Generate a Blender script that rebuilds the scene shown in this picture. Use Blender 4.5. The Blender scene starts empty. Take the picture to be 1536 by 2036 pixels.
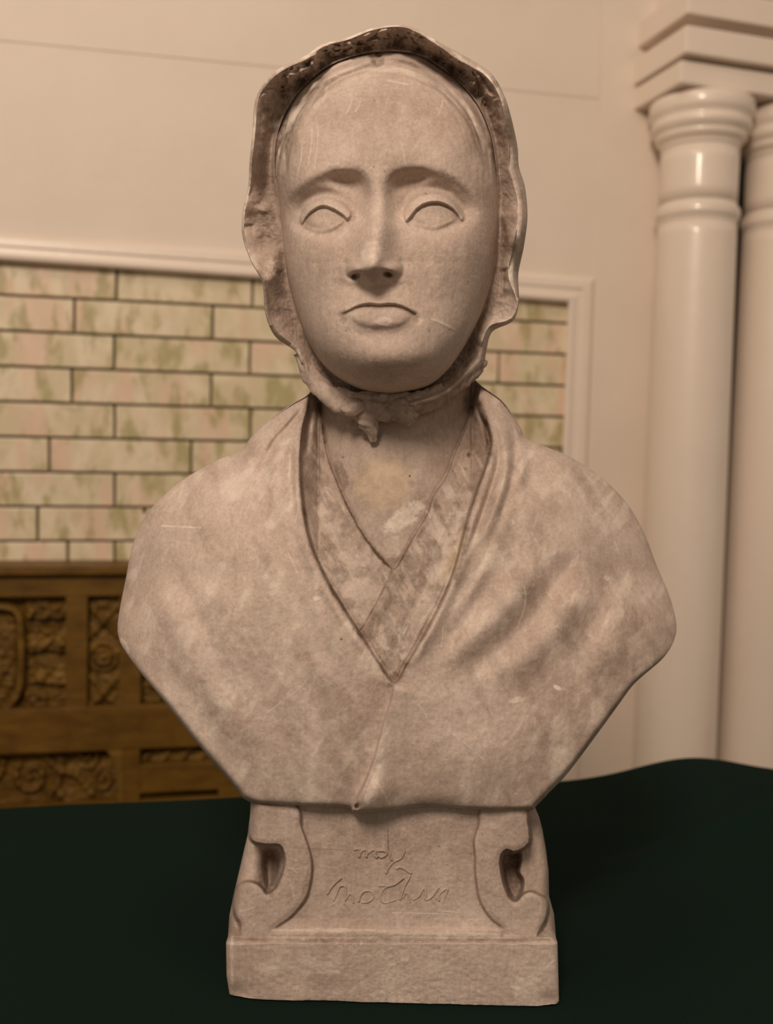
import bpy, math, random
import numpy as np
from mathutils import Matrix, Vector
random.seed(7); RNG = np.random.RandomState(11)
SC = bpy.context.scene; COL = SC.collection
# ------------------------------------------------------------------ camera
IW, IH, F = 1536.0, 2036.0, 2050.0
PITCH, ROLL, DC = math.radians(3.6), math.radians(1.4), 0.65
S = DC / F                                   # metres per photo pixel at the plane y=0
CAMR = (Matrix.Rotation(math.pi/2 - PITCH, 3, 'X') @ Matrix.Rotation(ROLL, 3, 'Z'))
RM = np.array(CAMR)
_d = RM @ np.array([(780-IW/2)/F, -(1994-IH/2)/F, -1.0])
CH = -_d[2] * (DC - 150*S) / _d[1]           # camera height so that the plinth foot is at z=0
CP = np.array([0.0, -DC, CH])
cam = bpy.data.cameras.new('camera'); camo = bpy.data.objects.new('camera', cam); COL.objects.link(camo)
camo.matrix_world = Matrix.Translation(Vector(CP)) @ CAMR.to_4x4()
cam.sensor_fit = 'VERTICAL'; cam.sensor_height = 24.0; cam.sensor_width = 24.0*IW/IH
cam.lens = 24.0*F/IH
cam.clip_start = 0.02
cam.dof.use_dof = True; cam.dof.focus_distance = DC-0.04; cam.dof.aperture_fstop = cam.lens/1000/0.0055
SC.camera = camo
# ------------------------------------------------------------------ world, lights, exposure
w = bpy.data.worlds.new('room_light'); SC.world = w; w.use_nodes = True
w.node_tree.nodes['Background'].inputs[0].default_value = (1.0, 0.80, 0.62, 1)
w.node_tree.nodes['Background'].inputs[1].default_value = 0.31
def area(name, loc, target, size, power, col):
    l = bpy.data.lights.new(name, 'AREA'); l.shape = 'RECTANGLE'; l.size, l.size_y = size; l.energy = power; l.color = col
    o = bpy.data.objects.new(name, l); COL.objects.link(o); o.location = loc
    o.rotation_euler = (Vector(target)-Vector(loc)).to_track_quat('-Z', 'Y').to_euler()
    return o
area('ceiling_light', (-0.25, -0.35, 2.0), (0, 0.15, 0.3), (0.7, 0.5), 5.5, (1.0, 0.81, 0.65))
area('room_lamp', (-0.42, -1.9, 1.80), (0.1, 0.6, 0.5), (0.45, 0.6), 45.0, (1.0, 0.81, 0.66))
SC.view_settings.view_transform = 'Standard'; SC.view_settings.look = 'None'
SC.view_settings.exposure = 0.0; SC.view_settings.gamma = 1.0; SC.view_settings.use_curve_mapping = False
# ------------------------------------------------------------------ pixel <-> place helpers
def rays(px, py):
    px = np.asarray(px, float); py = np.asarray(py, float)
    l = np.stack([(px-IW/2)/F, -(py-IH/2)/F, -np.ones_like(px)], -1)
    return l @ RM.T
def P(px, py, wd):                            # wd = relief in photo pixels towards the camera
    d = rays(px, py); Y = -np.asarray(wd, float)*S
    t = (Y + DC)/d[..., 1]
    return CP + d*t[..., None]
TW = 0.24; NW = np.array([TW, -1.0, 0.0]); NW /= np.linalg.norm(NW)      # wall normal, facing the room
UW = np.array([1.0, TW, 0.0]); UW /= np.linalg.norm(UW)
W0 = np.array([0.0, 1.07, 0.0])
def Q(px, py, n=0.0):                         # point on the plane parallel to the wall, n metres in front of it
    d = rays(px, py); p0 = W0 + NW*n
    t = ((p0-CP) @ NW)/(d @ NW)
    return CP + d*np.asarray(t)[..., None]
# ------------------------------------------------------------------ numpy noise
_T = RNG.rand(64, 64, 64).astype(np.float32)
def vnoise(x, y, z=0.0):
    x, y, z = np.broadcast_arrays(np.asarray(x, float), y, z)
    xi, yi, zi = np.floor(x).astype(int), np.floor(y).astype(int), np.floor(z).astype(int)
    fx, fy, fz = x-xi, y-yi, z-zi
    fx, fy, fz = [f*f*(3-2*f) for f in (fx, fy, fz)]
    g = lambda a, b, c: _T[(xi+a) & 63, (yi+b) & 63, (zi+c) & 63]
    l = lambda a, b, t: a+(b-a)*t
    return l(l(l(g(0,0,0), g(1,0,0), fx), l(g(0,1,0), g(1,1,0), fx), fy),
             l(l(g(0,0,1), g(1,0,1), fx), l(g(0,1,1), g(1,1,1), fx), fy), fz)*2-1
def fbm(x, y, z=0.0, o=4):
    r = 0; a = 1.0; s = 0
    for i in range(o):
        r = r + a*vnoise(x*2**i+i*7.3, y*2**i+i*3.1, z*2**i if not np.isscalar(z) else z+i*5.7); s += a; a *= 0.5
    return r/s*1.6
def sm(t): t = np.clip(t, 0, 1); return t*t*(3-2*t)
def G(x, y, cx, cy, sx, sy, h, rot=0.0):
    dx, dy = x-cx, y-cy
    if rot:
        c, s_ = math.cos(math.radians(rot)), math.sin(math.radians(rot)); dx, dy = dx*c+dy*s_, -dx*s_+dy*c
    return h*np.exp(-(dx/sx)**2-(dy/sy)**2)
def spline(pts, closed=False, step=8.0):
    p = np.array(pts, float); n = len(p)
    if closed: q = np.vstack([p[-1], p, p[0], p[1]])
    else: q = np.vstack([2*p[0]-p[1], p, 2*p[-1]-p[-2]])
    out = []
    for i in range(n if closed else n-1):
        a, b, c, d = q[i], q[i+1], q[i+2], q[i+3]
        k = max(2, int(np.linalg.norm((c-b)[:2])/step)+1)
        for t in np.arange(k)/k:
            out.append(0.5*((2*b)+(-a+c)*t+(2*a-5*b+4*c-d)*t*t+(-a+3*b-3*c+d)*t**3))
    if not closed: out.append(p[-1])
    return np.array(out)
def cd(x, y, pts, reach=120.0, closed=False, smooth=True):
    """distance, side (>0 on the right hand side of travel, screen y down => +), param"""
    c = spline(pts, closed) if smooth else np.array(pts, float)
    if closed: c = np.vstack([c, c[:1]])
    D = np.full(x.shape, 1e6); SD = np.ones(x.shape); T = np.zeros(x.shape)
    m = (x > c[:, 0].min()-reach) & (x < c[:, 0].max()+reach) & (y > c[:, 1].min()-reach) & (y < c[:, 1].max()+reach)
    X, Y = x[m], y[m]; d = D[m]; s = SD[m]; tt = T[m]
    L = np.concatenate([[0], np.cumsum(np.linalg.norm(np.diff(c, axis=0), axis=1))]); tot = max(L[-1], 1e-6)
    for i in range(len(c)-1):
        a, b = c[i], c[i+1]; e = b-a; ll = e@e
        if ll < 1e-9: continue
        t = np.clip(((X-a[0])*e[0]+(Y-a[1])*e[1])/ll, 0, 1)
        dx, dy = X-(a[0]+t*e[0]), Y-(a[1]+t*e[1]); q = np.hypot(dx, dy)
        k = q < d-1e-9
        d[k] = q[k]; s[k] = np.sign(e[0]*dy-e[1]*dx)[k]; tt[k] = ((L[i]+t*math.sqrt(ll))/tot)[k]
    D[m] = d; SD[m] = s; T[m] = tt
    return D, SD, T
def fold(x, y, pts, h, wr, wl, ends=0.15):
    """asymmetric ridge: wr = softness on the right hand side of travel, wl on the left"""
    d, s, t = cd(x, y, pts, 4*max(wr, wl))
    tp = sm(t/ends)*sm((1-t)/ends) if ends > 0 else 1.0
    return h*np.exp(-(d/np.where(s > 0, wr, wl))**2)*tp
def inside(x, y, poly):
    c = np.array(poly, float); r = np.zeros(x.shape, bool); j = len(c)-1
    for i in range(len(c)):
        a, b = c[i], c[j]
        if a[1] != b[1]:
            k = ((a[1] > y) != (b[1] > y)) & (x < (b[0]-a[0])*(y-a[1])/(b[1]-a[1])+a[0]); r ^= k
        j = i
    return r
def psd(x, y, pts, reach=60.0, smooth=True):   # signed distance, positive inside
    c = spline(pts, True) if smooth else np.array(pts, float)
    d, _, _ = cd(x, y, np.vstack([c, c[:1]]), reach, smooth=False)
    d = np.minimum(d, reach)
    return np.where(inside(x, y, c), d, -d)
def polar_outline(pts, cx, cy, smooth=True):
    c = spline(pts, True, 4) if smooth else np.array(pts, float)
    if not smooth:
        q = []
        for i in range(len(c)):
            a, b = c[i], c[(i+1) % len(c)]
            for t in np.arange(40)/40: q.append(a+(b-a)*t)
        c = np.array(q)
    a = np.arctan2(c[:, 1]-cy, c[:, 0]-cx); r = np.hypot(c[:, 0]-cx, c[:, 1]-cy)
    o = np.argsort(a); a, r = a[o], r[o]
    a = np.concatenate([a-2*math.pi, a, a+2*math.pi]); r = np.tile(r, 3)
    return lambda th: np.interp(th, a, r)
def tabs(y, tab, sig):
    a = np.array(tab, float); g = np.arange(a[0, 0]-4*sig, a[-1, 0]+4*sig, 1.0); v = np.interp(g, a[:, 0], a[:, 1])
    k = np.exp(-0.5*(np.arange(-int(4*sig), int(4*sig)+1)/sig)**2); k /= k.sum()
    v = np.convolve(np.pad(v, len(k)//2, mode='edge'), k, mode='valid'); return np.interp(y, g, v)
class Relief:
    """soft relief built up from blurred filled shapes on a 1 px grid"""
    def __init__(s, x0, y0, x1, y1):
        s.x0, s.y0 = x0, y0; s.gx, s.gy = np.meshgrid(np.arange(x0, x1), np.arange(y0, y1)); s.h = np.zeros(s.gx.shape)
        s.fy = np.fft.fftfreq(s.h.shape[0])[:, None]; s.fx = np.fft.rfftfreq(s.h.shape[1])[None]
    def blur(s, m, sig):
        return np.fft.irfft2(np.fft.rfft2(m)*np.exp(-2*(math.pi*sig)**2*(s.fx**2+s.fy**2)), s.h.shape)
    def poly(s, pts, h, sig, smooth=True):
        c_ = spline(pts, True, 6) if smooth else pts
        m = inside(s.gx.astype(float)+0.01, s.gy+0.013, c_).astype(float)
        if np.isscalar(sig): sig = [(sig, 1.0)]
        for sg, wt in sig: s.h += h*wt*s.blur(m, sg)
    def band(s, top, off, h, sig):            # band between a curve and the curve shifted down by off
        c_ = spline(top, False, 4); dy = off*np.sin(np.linspace(0, math.pi, len(c_)))**0.5
        q = np.vstack([c_, np.stack([c_[:, 0], c_[:, 1]+dy], 1)[::-1]]); s.poly(q, h, sig, smooth=False)
    def __call__(s, x, y):
        fx = np.clip(x-s.x0, 0, s.h.shape[1]-1.001); fy = np.clip(y-s.y0, 0, s.h.shape[0]-1.001)
        i, j = fy.astype(int), fx.astype(int); u, v = fx-j, fy-i
        return s.h[i, j]*(1-u)*(1-v)+s.h[i, j+1]*u*(1-v)+s.h[i+1, j]*(1-u)*v+s.h[i+1, j+1]*u*v
# ------------------------------------------------------------------ mesh builders
def raw_mesh(name, V, faces, smooth=True, stain_shade=None, normals=None):
    """faces: list of int arrays (n,3)/(n,4)"""
    me = bpy.data.meshes.new(name); V = np.asarray(V, np.float32)
    me.vertices.add(len(V)); me.vertices.foreach_set('co', V.ravel())
    fl = [np.asarray(f, np.int32) for f in faces if len(f)]
    idx = np.concatenate([f.ravel() for f in fl]); tot = np.concatenate([np.full(len(f), f.shape[1], np.int32) for f in fl])
    st = np.concatenate([[0], np.cumsum(tot)[:-1]]).astype(np.int32)
    me.loops.add(len(idx)); me.loops.foreach_set('vertex_index', idx)
    me.polygons.add(len(tot)); me.polygons.foreach_set('loop_start', st)
    me.update(calc_edges=True)
    me.polygons.foreach_set('use_smooth', np.full(len(tot), smooth))
    if stain_shade is not None:
        at = me.color_attributes.new('stain_shade', 'FLOAT_COLOR', 'POINT')
        at.data.foreach_set('color', np.concatenate([stain_shade, np.ones((len(V), 1))], 1).astype(np.float32).ravel())
    if normals is not None: me.normals_split_custom_set_from_vertices(normals.astype(np.float32))
    me.validate(); return me
def link(name, me, mat, parent=None):
    o = bpy.data.objects.new(name, me); COL.objects.link(o)
    if mat and not me.materials: me.materials.append(mat)
    if parent: o.parent = parent
    return o
def tag(o, label=None, cat=None, group=None, kind=None):
    if label: o['label'] = label
    if cat: o['category'] = cat
    if group: o['group'] = group
    if kind: o['kind'] = kind
    return o
def empty(name, loc=(0, 0, 0)):
    o = bpy.data.objects.new(name, None); o.empty_display_size = 0.05; o.location = loc; COL.objects.link(o); return o
def adopt(ch, root):                           # parent keeping geometry given in world coordinates
    ch.parent = root; ch.matrix_parent_inverse = Matrix.Translation(-Vector(root.location)); return ch
def vnormals(V, quads, tris):
    N = np.zeros_like(V)
    def add(f):
        a, b, c = V[f[:, 0]], V[f[:, 1]], V[f[:, 2]]
        n = np.cross(b-a, V[f[:, -1]]-a) if f.shape[1] == 4 else np.cross(b-a, c-a)
        if f.shape[1] == 4: n = n+np.cross(V[f[:, 3]]-c, b-c)
        for k in range(f.shape[1]): np.add.at(N, f[:, k], n)
    add(quads); add(tris)
    return N/np.maximum(np.linalg.norm(N, axis=1, keepdims=True), 1e-12)
def polar_shell(cx, cy, Rf, nt, nr, depth, rpow=1.0, back=None, extrude=None, edge_bias=2.2):
    """front relief over an outline + closed back. depth(x,y,r,th)->relief. returns V,quads,tris,X,Y(front flags)"""
    th = np.arange(nt)/nt*2*math.pi-math.pi
    u = np.arange(1, nr+1)/nr
    r = 1-(1-u)**1.0
    # concentrate samples near the rim
    r = np.where(u > 0.9, 0.9+0.1*(1-(1-(u-0.9)/0.1)**edge_bias), u); r[-1] = 1.0
    TH, RR = np.meshgrid(th, r)
    R = Rf(TH)
    X = cx+np.cos(TH)*R*RR; Y = cy+np.sin(TH)*R*RR
    fx = np.concatenate([[cx], X.ravel()]); fy = np.concatenate([[cy], Y.ravel()])
    fr = np.concatenate([[0], RR.ravel()]); ft = np.concatenate([[0], TH.ravel()])
    wv = depth(fx, fy, fr, ft)
    V = P(fx, fy, wv)
    rings = nr
    Vs = [V]; 
    last = V[1+(nr-1)*nt:1+nr*nt]; lx, ly, lw = fx[-nt:], fy[-nt:], wv[-nt:]
    if extrude is not None:                    # straight back along world y
        for e in extrude[0]:
            q = last.copy(); q[:, 1] = np.maximum(last[:, 1], 0)+e if e > 0 else q[:, 1]; q[:, 1] = e; Vs.append(q); rings += 1
        c = Vs[-1].mean(0)
    else:
        for rr, wb in back:                    # (radius factor, relief) rings behind
            q = P(cx+(lx-cx)*rr, cy+(ly-cy)*rr, lw*0+wb + (lw-lw.mean())*0.3*rr); Vs.append(q); rings += 1
        c = Vs[-1].mean(0)
    V = np.vstack(Vs+[c[None]])
    ci = len(V)-1
    i = np.arange(rings-1)[:, None]; j = np.arange(nt)[None]
    a = 1+i*nt+j; b = 1+i*nt+(j+1) % nt; c2 = 1+(i+1)*nt+(j+1) % nt; d = 1+(i+1)*nt+j
    quads = np.stack([a, b, c2, d], -1).reshape(-1, 4)
    j = np.arange(nt)
    t1 = np.stack([np.zeros(nt, int), 1+(j+1) % nt, 1+j], -1)
    t2 = np.stack([np.full(nt, ci), 1+(rings-1)*nt+j, 1+(rings-1)*nt+(j+1) % nt], -1)
    tris = np.vstack([t1, t2])
    n = len(V)-len(fx)
    return V, quads, tris, np.concatenate([fx, np.tile(lx, n//nt), [cx]]), np.concatenate([fy, np.tile(ly, n//nt), [cy]])
def submesh(name, V, quads, tris, mq, mt, N, stain_shade, mat, parent):
    q, t = quads[mq], tris[mt]
    used = np.unique(np.concatenate([q.ravel(), t.ravel()])); mp = np.zeros(len(V), int); mp[used] = np.arange(len(used))
    me = raw_mesh(name, V[used], [mp[q], mp[t]], True, stain_shade[used], N[used])
    return adopt(link(name, me, mat), parent)
def box8(name, c8, mat, parent=None, bevel=0.0, smooth=False):
    """c8: 4 front corners (ccw seen from front) then 4 back corners"""
    import bmesh
    bm = bmesh.new(); v = [bm.verts.new(p) for p in c8]
    for f in ((0,1,2,3), (7,6,5,4), (0,4,5,1), (1,5,6,2), (2,6,7,3), (3,7,4,0)): bm.faces.new([v[k] for k in f])
    bmesh.ops.recalc_face_normals(bm, faces=bm.faces)
    if bevel: bmesh.ops.bevel(bm, geom=list(bm.edges), offset=bevel, segments=2, profile=0.6, affect='EDGES')
    me = bpy.data.meshes.new(name); bm.to_mesh(me); bm.free()
    if smooth:
        me.polygons.foreach_set('use_smooth', np.full(len(me.polygons), True))
    return link(name, me, mat, parent)
def wallbox(name, px0, py0, px1, py1, n0, n1, mat, parent=None, bevel=0.0, quad=None):
    """box on the wall: pixel corners at its front plane n1, running back to n0"""
    if quad is None: quad = [(px0, py1), (px1, py1), (px1, py0), (px0, py0)]
    fr = [Q(a, b, n1) for a, b in quad]
    bk = [p-NW*(n1-n0) for p in fr]
    return box8(name, fr+bk, mat, parent, bevel)
# ------------------------------------------------------------------ materials
class NT:
    def __init__(s, name):
        s.m = bpy.data.materials.new(name); s.m.use_nodes = True; s.t = s.m.node_tree; s.b = s.t.nodes['Principled BSDF']
    def n(s, typ, **kw):
        o = s.t.nodes.new(typ)
        for k, v in kw.items():
            if k in o.inputs: o.inputs[k].default_value = v
            else: setattr(o, k, v)
        return o
    def l(s, a, b): s.t.links.new(a, b)
    def noise(s, vec, scale, detail=4, rough=0.6, stretch=None, rot=None):
        if stretch or rot:
            mp = s.n('ShaderNodeMapping'); s.l(vec, mp.inputs['Vector'])
            if stretch: mp.inputs['Scale'].default_value = stretch
            if rot: mp.inputs['Rotation'].default_value = rot
            vec = mp.outputs[0]
        o = s.n('ShaderNodeTexNoise'); o.inputs['Scale'].default_value = scale; o.inputs['Detail'].default_value = detail
        o.inputs['Roughness'].default_value = rough; s.l(vec, o.inputs['Vector']); return o.outputs['Fac']
    def ramp(s, fac, a, b, ca=(0,0,0,1), cb=(1,1,1,1)):
        r = s.n('ShaderNodeValToRGB'); r.color_ramp.elements[0].position = a; r.color_ramp.elements[1].position = b
        r.color_ramp.elements[0].color = ca; r.color_ramp.elements[1].color = cb; s.l(fac, r.inputs[0]); return r.outputs[0]
    def mix(s, fac, a, b, mode='MIX'):
        m = s.n('ShaderNodeMix', data_type='RGBA', blend_type=mode)
        for v, i in ((fac, 0), (a, 6), (b, 7)):
            if hasattr(v, 'links'): s.l(v, m.inputs[i])
            else: m.inputs[i].default_value = v
        return m.outputs[2]
    def math(s, op, a, b=0.0):
        m = s.n('ShaderNodeMath', operation=op)
        for v, i in ((a, 0), (b, 1)):
            if hasattr(v, 'links'): s.l(v, m.inputs[i])
            else: m.inputs[i].default_value = v
        return m.outputs[0]
    def bump(s, h, strength, dist, prev=None):
        b = s.n('ShaderNodeBump'); b.inputs['Strength'].default_value = strength; b.inputs['Distance'].default_value = dist
        s.l(h, b.inputs['Height'])
        if prev: s.l(prev, b.inputs['Normal'])
        return b.outputs[0]
def c(r, g, b): return (r, g, b, 1)
def plaster_mat():
    k = NT('aged_plaster'); geo = k.n('ShaderNodeNewGeometry'); pos = geo.outputs['Position']
    at = k.n('ShaderNodeAttribute', attribute_name='stain_shade'); sp = k.n('ShaderNodeSeparateColor'); k.l(at.outputs['Color'], sp.inputs[0])
    big = k.ramp(k.noise(pos, 14, 5, 0.6), 0.36, 0.66)
    col = k.mix(big, c(0.41, 0.315, 0.262), c(0.545, 0.445, 0.38))
    mid = k.ramp(k.noise(pos, 60, 6, 0.72, rot=(0.4, 0.2, 0.9)), 0.45, 0.72)
    col = k.mix(k.math('MULTIPLY', mid, 0.34), col, c(0.68, 0.585, 0.49))
    brn = k.ramp(k.noise(pos, 25, 8, 0.75, rot=(1.4, 0.3, 0.2)), 0.50, 0.70)
    col = k.mix(k.math('MULTIPLY', brn, 0.30), col, c(0.33, 0.24, 0.175))
    fin = k.ramp(k.noise(pos, 520, 6, 0.75), 0.34, 0.66, c(0.78, 0.76, 0.74), c(1.20, 1.21, 1.22))
    col = k.mix(0.6, col, fin, 'MULTIPLY')
    fn2 = k.ramp(k.noise(pos, 420, 4, 0.65, stretch=(1.0, 1.0, 0.16), rot=(0, 0.45, 0)), 0.36, 0.64, c(0.84, 0.83, 0.82), c(1.14, 1.14, 1.14))
    col = k.mix(0.38, col, fn2, 'MULTIPLY')
    # brush streaks running down
    stk = k.ramp(k.noise(pos, 90, 4, 0.6, stretch=(1.0, 1.0, 0.12), rot=(0, 0.25, 0)), 0.54, 0.72)
    col = k.mix(k.math('MULTIPLY', stk, 0.22), col, c(0.70, 0.60, 0.50))
    # tiny pits
    vor = k.n('ShaderNodeTexVoronoi'); vor.inputs['Scale'].default_value = 260; k.l(pos, vor.inputs['Vector'])
    pit = k.ramp(vor.outputs['Distance'], 0.06, 0.14, c(1,1,1), c(0,0,0))
    pm = k.ramp(k.noise(pos, 30, 3), 0.52, 0.62)
    pit = k.math('MULTIPLY', pit, pm)
    col = k.mix(k.math('MULTIPLY', pit, 0.55), col, c(0.20, 0.14, 0.10))
    # attribute marks: dark grime and painted shade, pale wear and painted highlights, ochre
    br = k.noise(pos, 220, 5, 0.75)
    brk = k.ramp(br, 0.33, 0.60)
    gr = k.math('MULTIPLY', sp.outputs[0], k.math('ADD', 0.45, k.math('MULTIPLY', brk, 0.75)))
    pl = k.math('MULTIPLY', sp.outputs[1], k.math('ADD', 0.35, k.math('MULTIPLY', k.ramp(k.noise(pos, 120, 5, 0.7), 0.38, 0.58), 0.75)))
    col = k.mix(k.math('MULTIPLY', sp.outputs[2], 0.8), col, c(0.62, 0.48, 0.30))
    col = k.mix(pl, col, c(0.78, 0.69, 0.59))
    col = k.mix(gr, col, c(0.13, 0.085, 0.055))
    k.l(col, k.b.inputs['Base Color'])
    k.b.inputs['Roughness'].default_value = 0.72; k.b.inputs['Specular IOR Level'].default_value = 0.30
    n1 = k.bump(k.noise(pos, 420, 5, 0.7), 0.30, 0.0007)
    n2 = k.bump(k.noise(pos, 90, 6, 0.7), 0.16, 0.0012, n1)
    n3 = k.bump(pl, 0.35, 0.0007, n2)
    k.l(n3, k.b.inputs['Normal'])
    return k.m
def paint_mat(name, col, rough, coat=0.0, scale=9):
    k = NT(name); pos = k.n('ShaderNodeNewGeometry').outputs['Position']
    f = k.ramp(k.noise(pos, scale, 4), 0.3, 0.7)
    k.l(k.mix(f, c(*[v*0.95 for v in col]), c(*col)), k.b.inputs['Base Color'])
    k.b.inputs['Roughness'].default_value = rough
    k.b.inputs['Coat Weight'].default_value = coat; k.b.inputs['Coat Roughness'].default_value = 0.12
    k.l(k.bump(k.noise(pos, 35, 4, 0.6), 0.25, 0.002), k.b.inputs['Normal'])
    return k.m
def tile_mat():
    k = NT('glazed_mottled_tile'); pos = k.n('ShaderNodeNewGeometry').outputs['Position']; oi = k.n('ShaderNodeObjectInfo')
    ad = k.n('ShaderNodeVectorMath', operation='ADD'); k.l(pos, ad.inputs[0])
    cm = k.n('ShaderNodeCombineXYZ'); k.l(k.math('MULTIPLY', oi.outputs['Random'], 9.0), cm.inputs[0]); k.l(k.math('MULTIPLY', oi.outputs['Random'], 5.0), cm.inputs[2])
    k.l(cm.outputs[0], ad.inputs[1]); v = ad.outputs[0]
    a = k.mix(k.ramp(k.noise(v, 26, 3, stretch=(1, 1, 0.6)), 0.42, 0.60), c(0.68, 0.585, 0.39), c(0.80, 0.69, 0.50))
    pk = k.ramp(k.noise(v, 15, 2, stretch=(1.4, 1.4, 0.35), rot=(0.3, 0, 0)), 0.51, 0.60)
    a = k.mix(k.math('MULTIPLY', pk, 0.62), a, c(0.78, 0.54, 0.41))
    gn = k.ramp(k.noise(v, 21, 6, 0.65, stretch=(1.5, 1.5, 0.7), rot=(0, 0, 0.7)), 0.50, 0.61)
    a = k.mix(k.math('MULTIPLY', gn, 0.8), a, c(0.40, 0.35, 0.15))
    k.l(a, k.b.inputs['Base Color']); k.b.inputs['Roughness'].default_value = 0.32
    k.l(k.bump(k.noise(pos, 20, 2), 0.15, 0.003), k.b.inputs['Normal'])
    return k.m
def wood_mat(name, dark, light):
    k = NT(name); pos = k.n('ShaderNodeNewGeometry').outputs['Position']
    a = k.ramp(k.noise(pos, 60, 5, 0.6, stretch=(0.25, 0.25, 1.0)), 0.35, 0.68, c(*dark), c(*light))
    a = k.mix(k.math('MULTIPLY', k.ramp(k.noise(pos, 30, 4), 0.5, 0.7), 0.4), a, c(*[v*0.6 for v in dark]))
    k.l(a, k.b.inputs['Base Color']); k.b.inputs['Roughness'].default_value = 0.5; k.b.inputs['Specular IOR Level'].default_value = 0.3
    k.l(k.bump(k.noise(pos, 150, 4, stretch=(0.3, 0.3, 1)), 0.2, 0.001), k.b.inputs['Normal'])
    return k.m
def cloth_mat():
    k = NT('green_twill'); tc = k.n('ShaderNodeTexCoord'); pos = tc.outputs['Object']
    mp = k.n('ShaderNodeMapping'); k.l(pos, mp.inputs[0]); mp.inputs['Rotation'].default_value = (0, 0, math.radians(62))
    wv = k.n('ShaderNodeTexWave'); wv.inputs['Scale'].default_value = 230; wv.inputs['Distortion'].default_value = 0.6; wv.inputs['Detail'].default_value = 2
    wv.inputs['Detail Scale'].default_value = 3
    k.l(mp.outputs[0], wv.inputs['Vector'])
    a = k.mix(wv.outputs['Fac'], c(0.0026, 0.0078, 0.0058), c(0.0085, 0.0200, 0.0150))
    a = k.mix(k.math('MULTIPLY', k.noise(pos, 700, 2), 0.35), a, c(0.007, 0.022, 0.016))
    k.l(a, k.b.inputs['Base Color']); k.b.inputs['Roughness'].default_value = 0.85; k.b.inputs['Specular IOR Level'].default_value = 0.04
    k.b.inputs['Sheen Weight'].default_value = 0.0; k.b.inputs['Sheen Tint'].default_value = c(0.35, 0.8, 0.65)
    k.l(k.bump(wv.outputs['Fac'], 0.5, 0.0005), k.b.inputs['Normal'])
    return k.m
M_PL = plaster_mat()
M_WALL = paint_mat('cream_wall_paint', (0.79, 0.685, 0.58), 0.55)
M_TRIM = paint_mat('cream_gloss_trim', (0.84, 0.73, 0.62), 0.35)
M_COLM = paint_mat('cream_gloss_column', (0.84, 0.73, 0.62), 0.4, 0.6, 5)
M_GROUT = paint_mat('dark_grout', (0.24, 0.20, 0.10), 0.9)
M_TILE = tile_mat()
M_WOOD = wood_mat('brown_oak', (0.110, 0.053, 0.006), (0.185, 0.096, 0.013))
M_CARV = wood_mat('carved_oak', (0.100, 0.050, 0.007), (0.25, 0.140, 0.026))
M_CLOTH = cloth_mat()
M_RECESS_SHADE = paint_mat('painted_recess_shade', (0.035, 0.028, 0.022), 0.9)  # near-black colour in place of the opening's shade
M_FLOOR = paint_mat('brown_floor', (0.20, 0.13, 0.08), 0.6)

# ================================================================== THE SETTING
fl = box8('floor', [(-3,-3,-0.75), (3.5,-3,-0.75), (3.5,2.5,-0.75), (-3,2.5,-0.75), (-3,-3,-0.8), (3.5,-3,-0.8), (3.5,2.5,-0.8), (-3,2.5,-0.8)], M_FLOOR)
tag(fl, kind='structure')
def pw(u, v, n): return W0+UW*u+NW*n+np.array([0, 0, v])
def uvof(px, py, n=0.0):
    q = Q(px, py, n)-W0; return float(q @ UW), float(q[2])
def uvbox(name, u0, v0, u1, v1, n0, n1, mat, parent=None, bevel=0.0):
    fr = [pw(u0, v0, n1), pw(u1, v0, n1), pw(u1, v1, n1), pw(u0, v1, n1)]; bk = [p-NW*(n1-n0) for p in fr]
    return box8(name, fr+bk, mat, parent, bevel)
uR = uvof(1418, 800)[0]; uTR = uvof(1135, 700)[0]; uSeam = uvof(1180, 560)[0]; vT = uvof(0, 512)[1]; vTop = 1.6
# wall: cream plaster above, right hand strip, tile backing below
import bmesh
def bm_boxes(name, boxes, mat, parent=None, bevel=0.0):
    bm = bmesh.new()
    for c8 in boxes:
        v = [bm.verts.new(p) for p in c8]
        for f in ((0,1,2,3), (7,6,5,4), (0,4,5,1), (1,5,6,2), (2,6,7,3), (3,7,4,0)): bm.faces.new([v[k] for k in f])
    bmesh.ops.recalc_face_normals(bm, faces=bm.faces)
    if bevel: bmesh.ops.bevel(bm, geom=list(bm.edges), offset=bevel, segments=2, profile=0.6, affect='EDGES')
    me = bpy.data.meshes.new(name); bm.to_mesh(me); bm.free(); return link(name, me, mat, parent)
def quadpx(pts, n0, n1):
    fr = [Q(a, b, n1) for a, b in pts]; return fr+[p-NW*(n1-n0) for p in fr]
uL = uvof(-620, 700)[0]
def uvc(u0, v0, u1, v1, n0, n1):
    fr = [pw(u0, v0, n1), pw(u1, v0, n1), pw(u1, v1, n1), pw(u0, v1, n1)]; return fr+[p-NW*(n1-n0) for p in fr]
vF = -0.75
wall = bm_boxes('wall_back', [
    # upper wall down to the tile recess (its lower edge falls slightly to the right as in the room)
    [pw(uL, uvof(0, 500)[1]+0.0, 0), pw(uTR, uvof(1130, 590)[1], 0), pw(uTR, vTop, 0), pw(uL, vTop, 0)] +
    [p-NW*0.08 for p in (pw(uL, uvof(0, 500)[1], 0), pw(uTR, uvof(1130, 590)[1], 0), pw(uTR, vTop, 0), pw(uL, vTop, 0))],
    uvc(uTR, vF, uR, vTop, -0.08, 0.0),
    ], M_WALL)
tag(wall, kind='structure')
seamu = uvof(1196, 100)[0]
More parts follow.
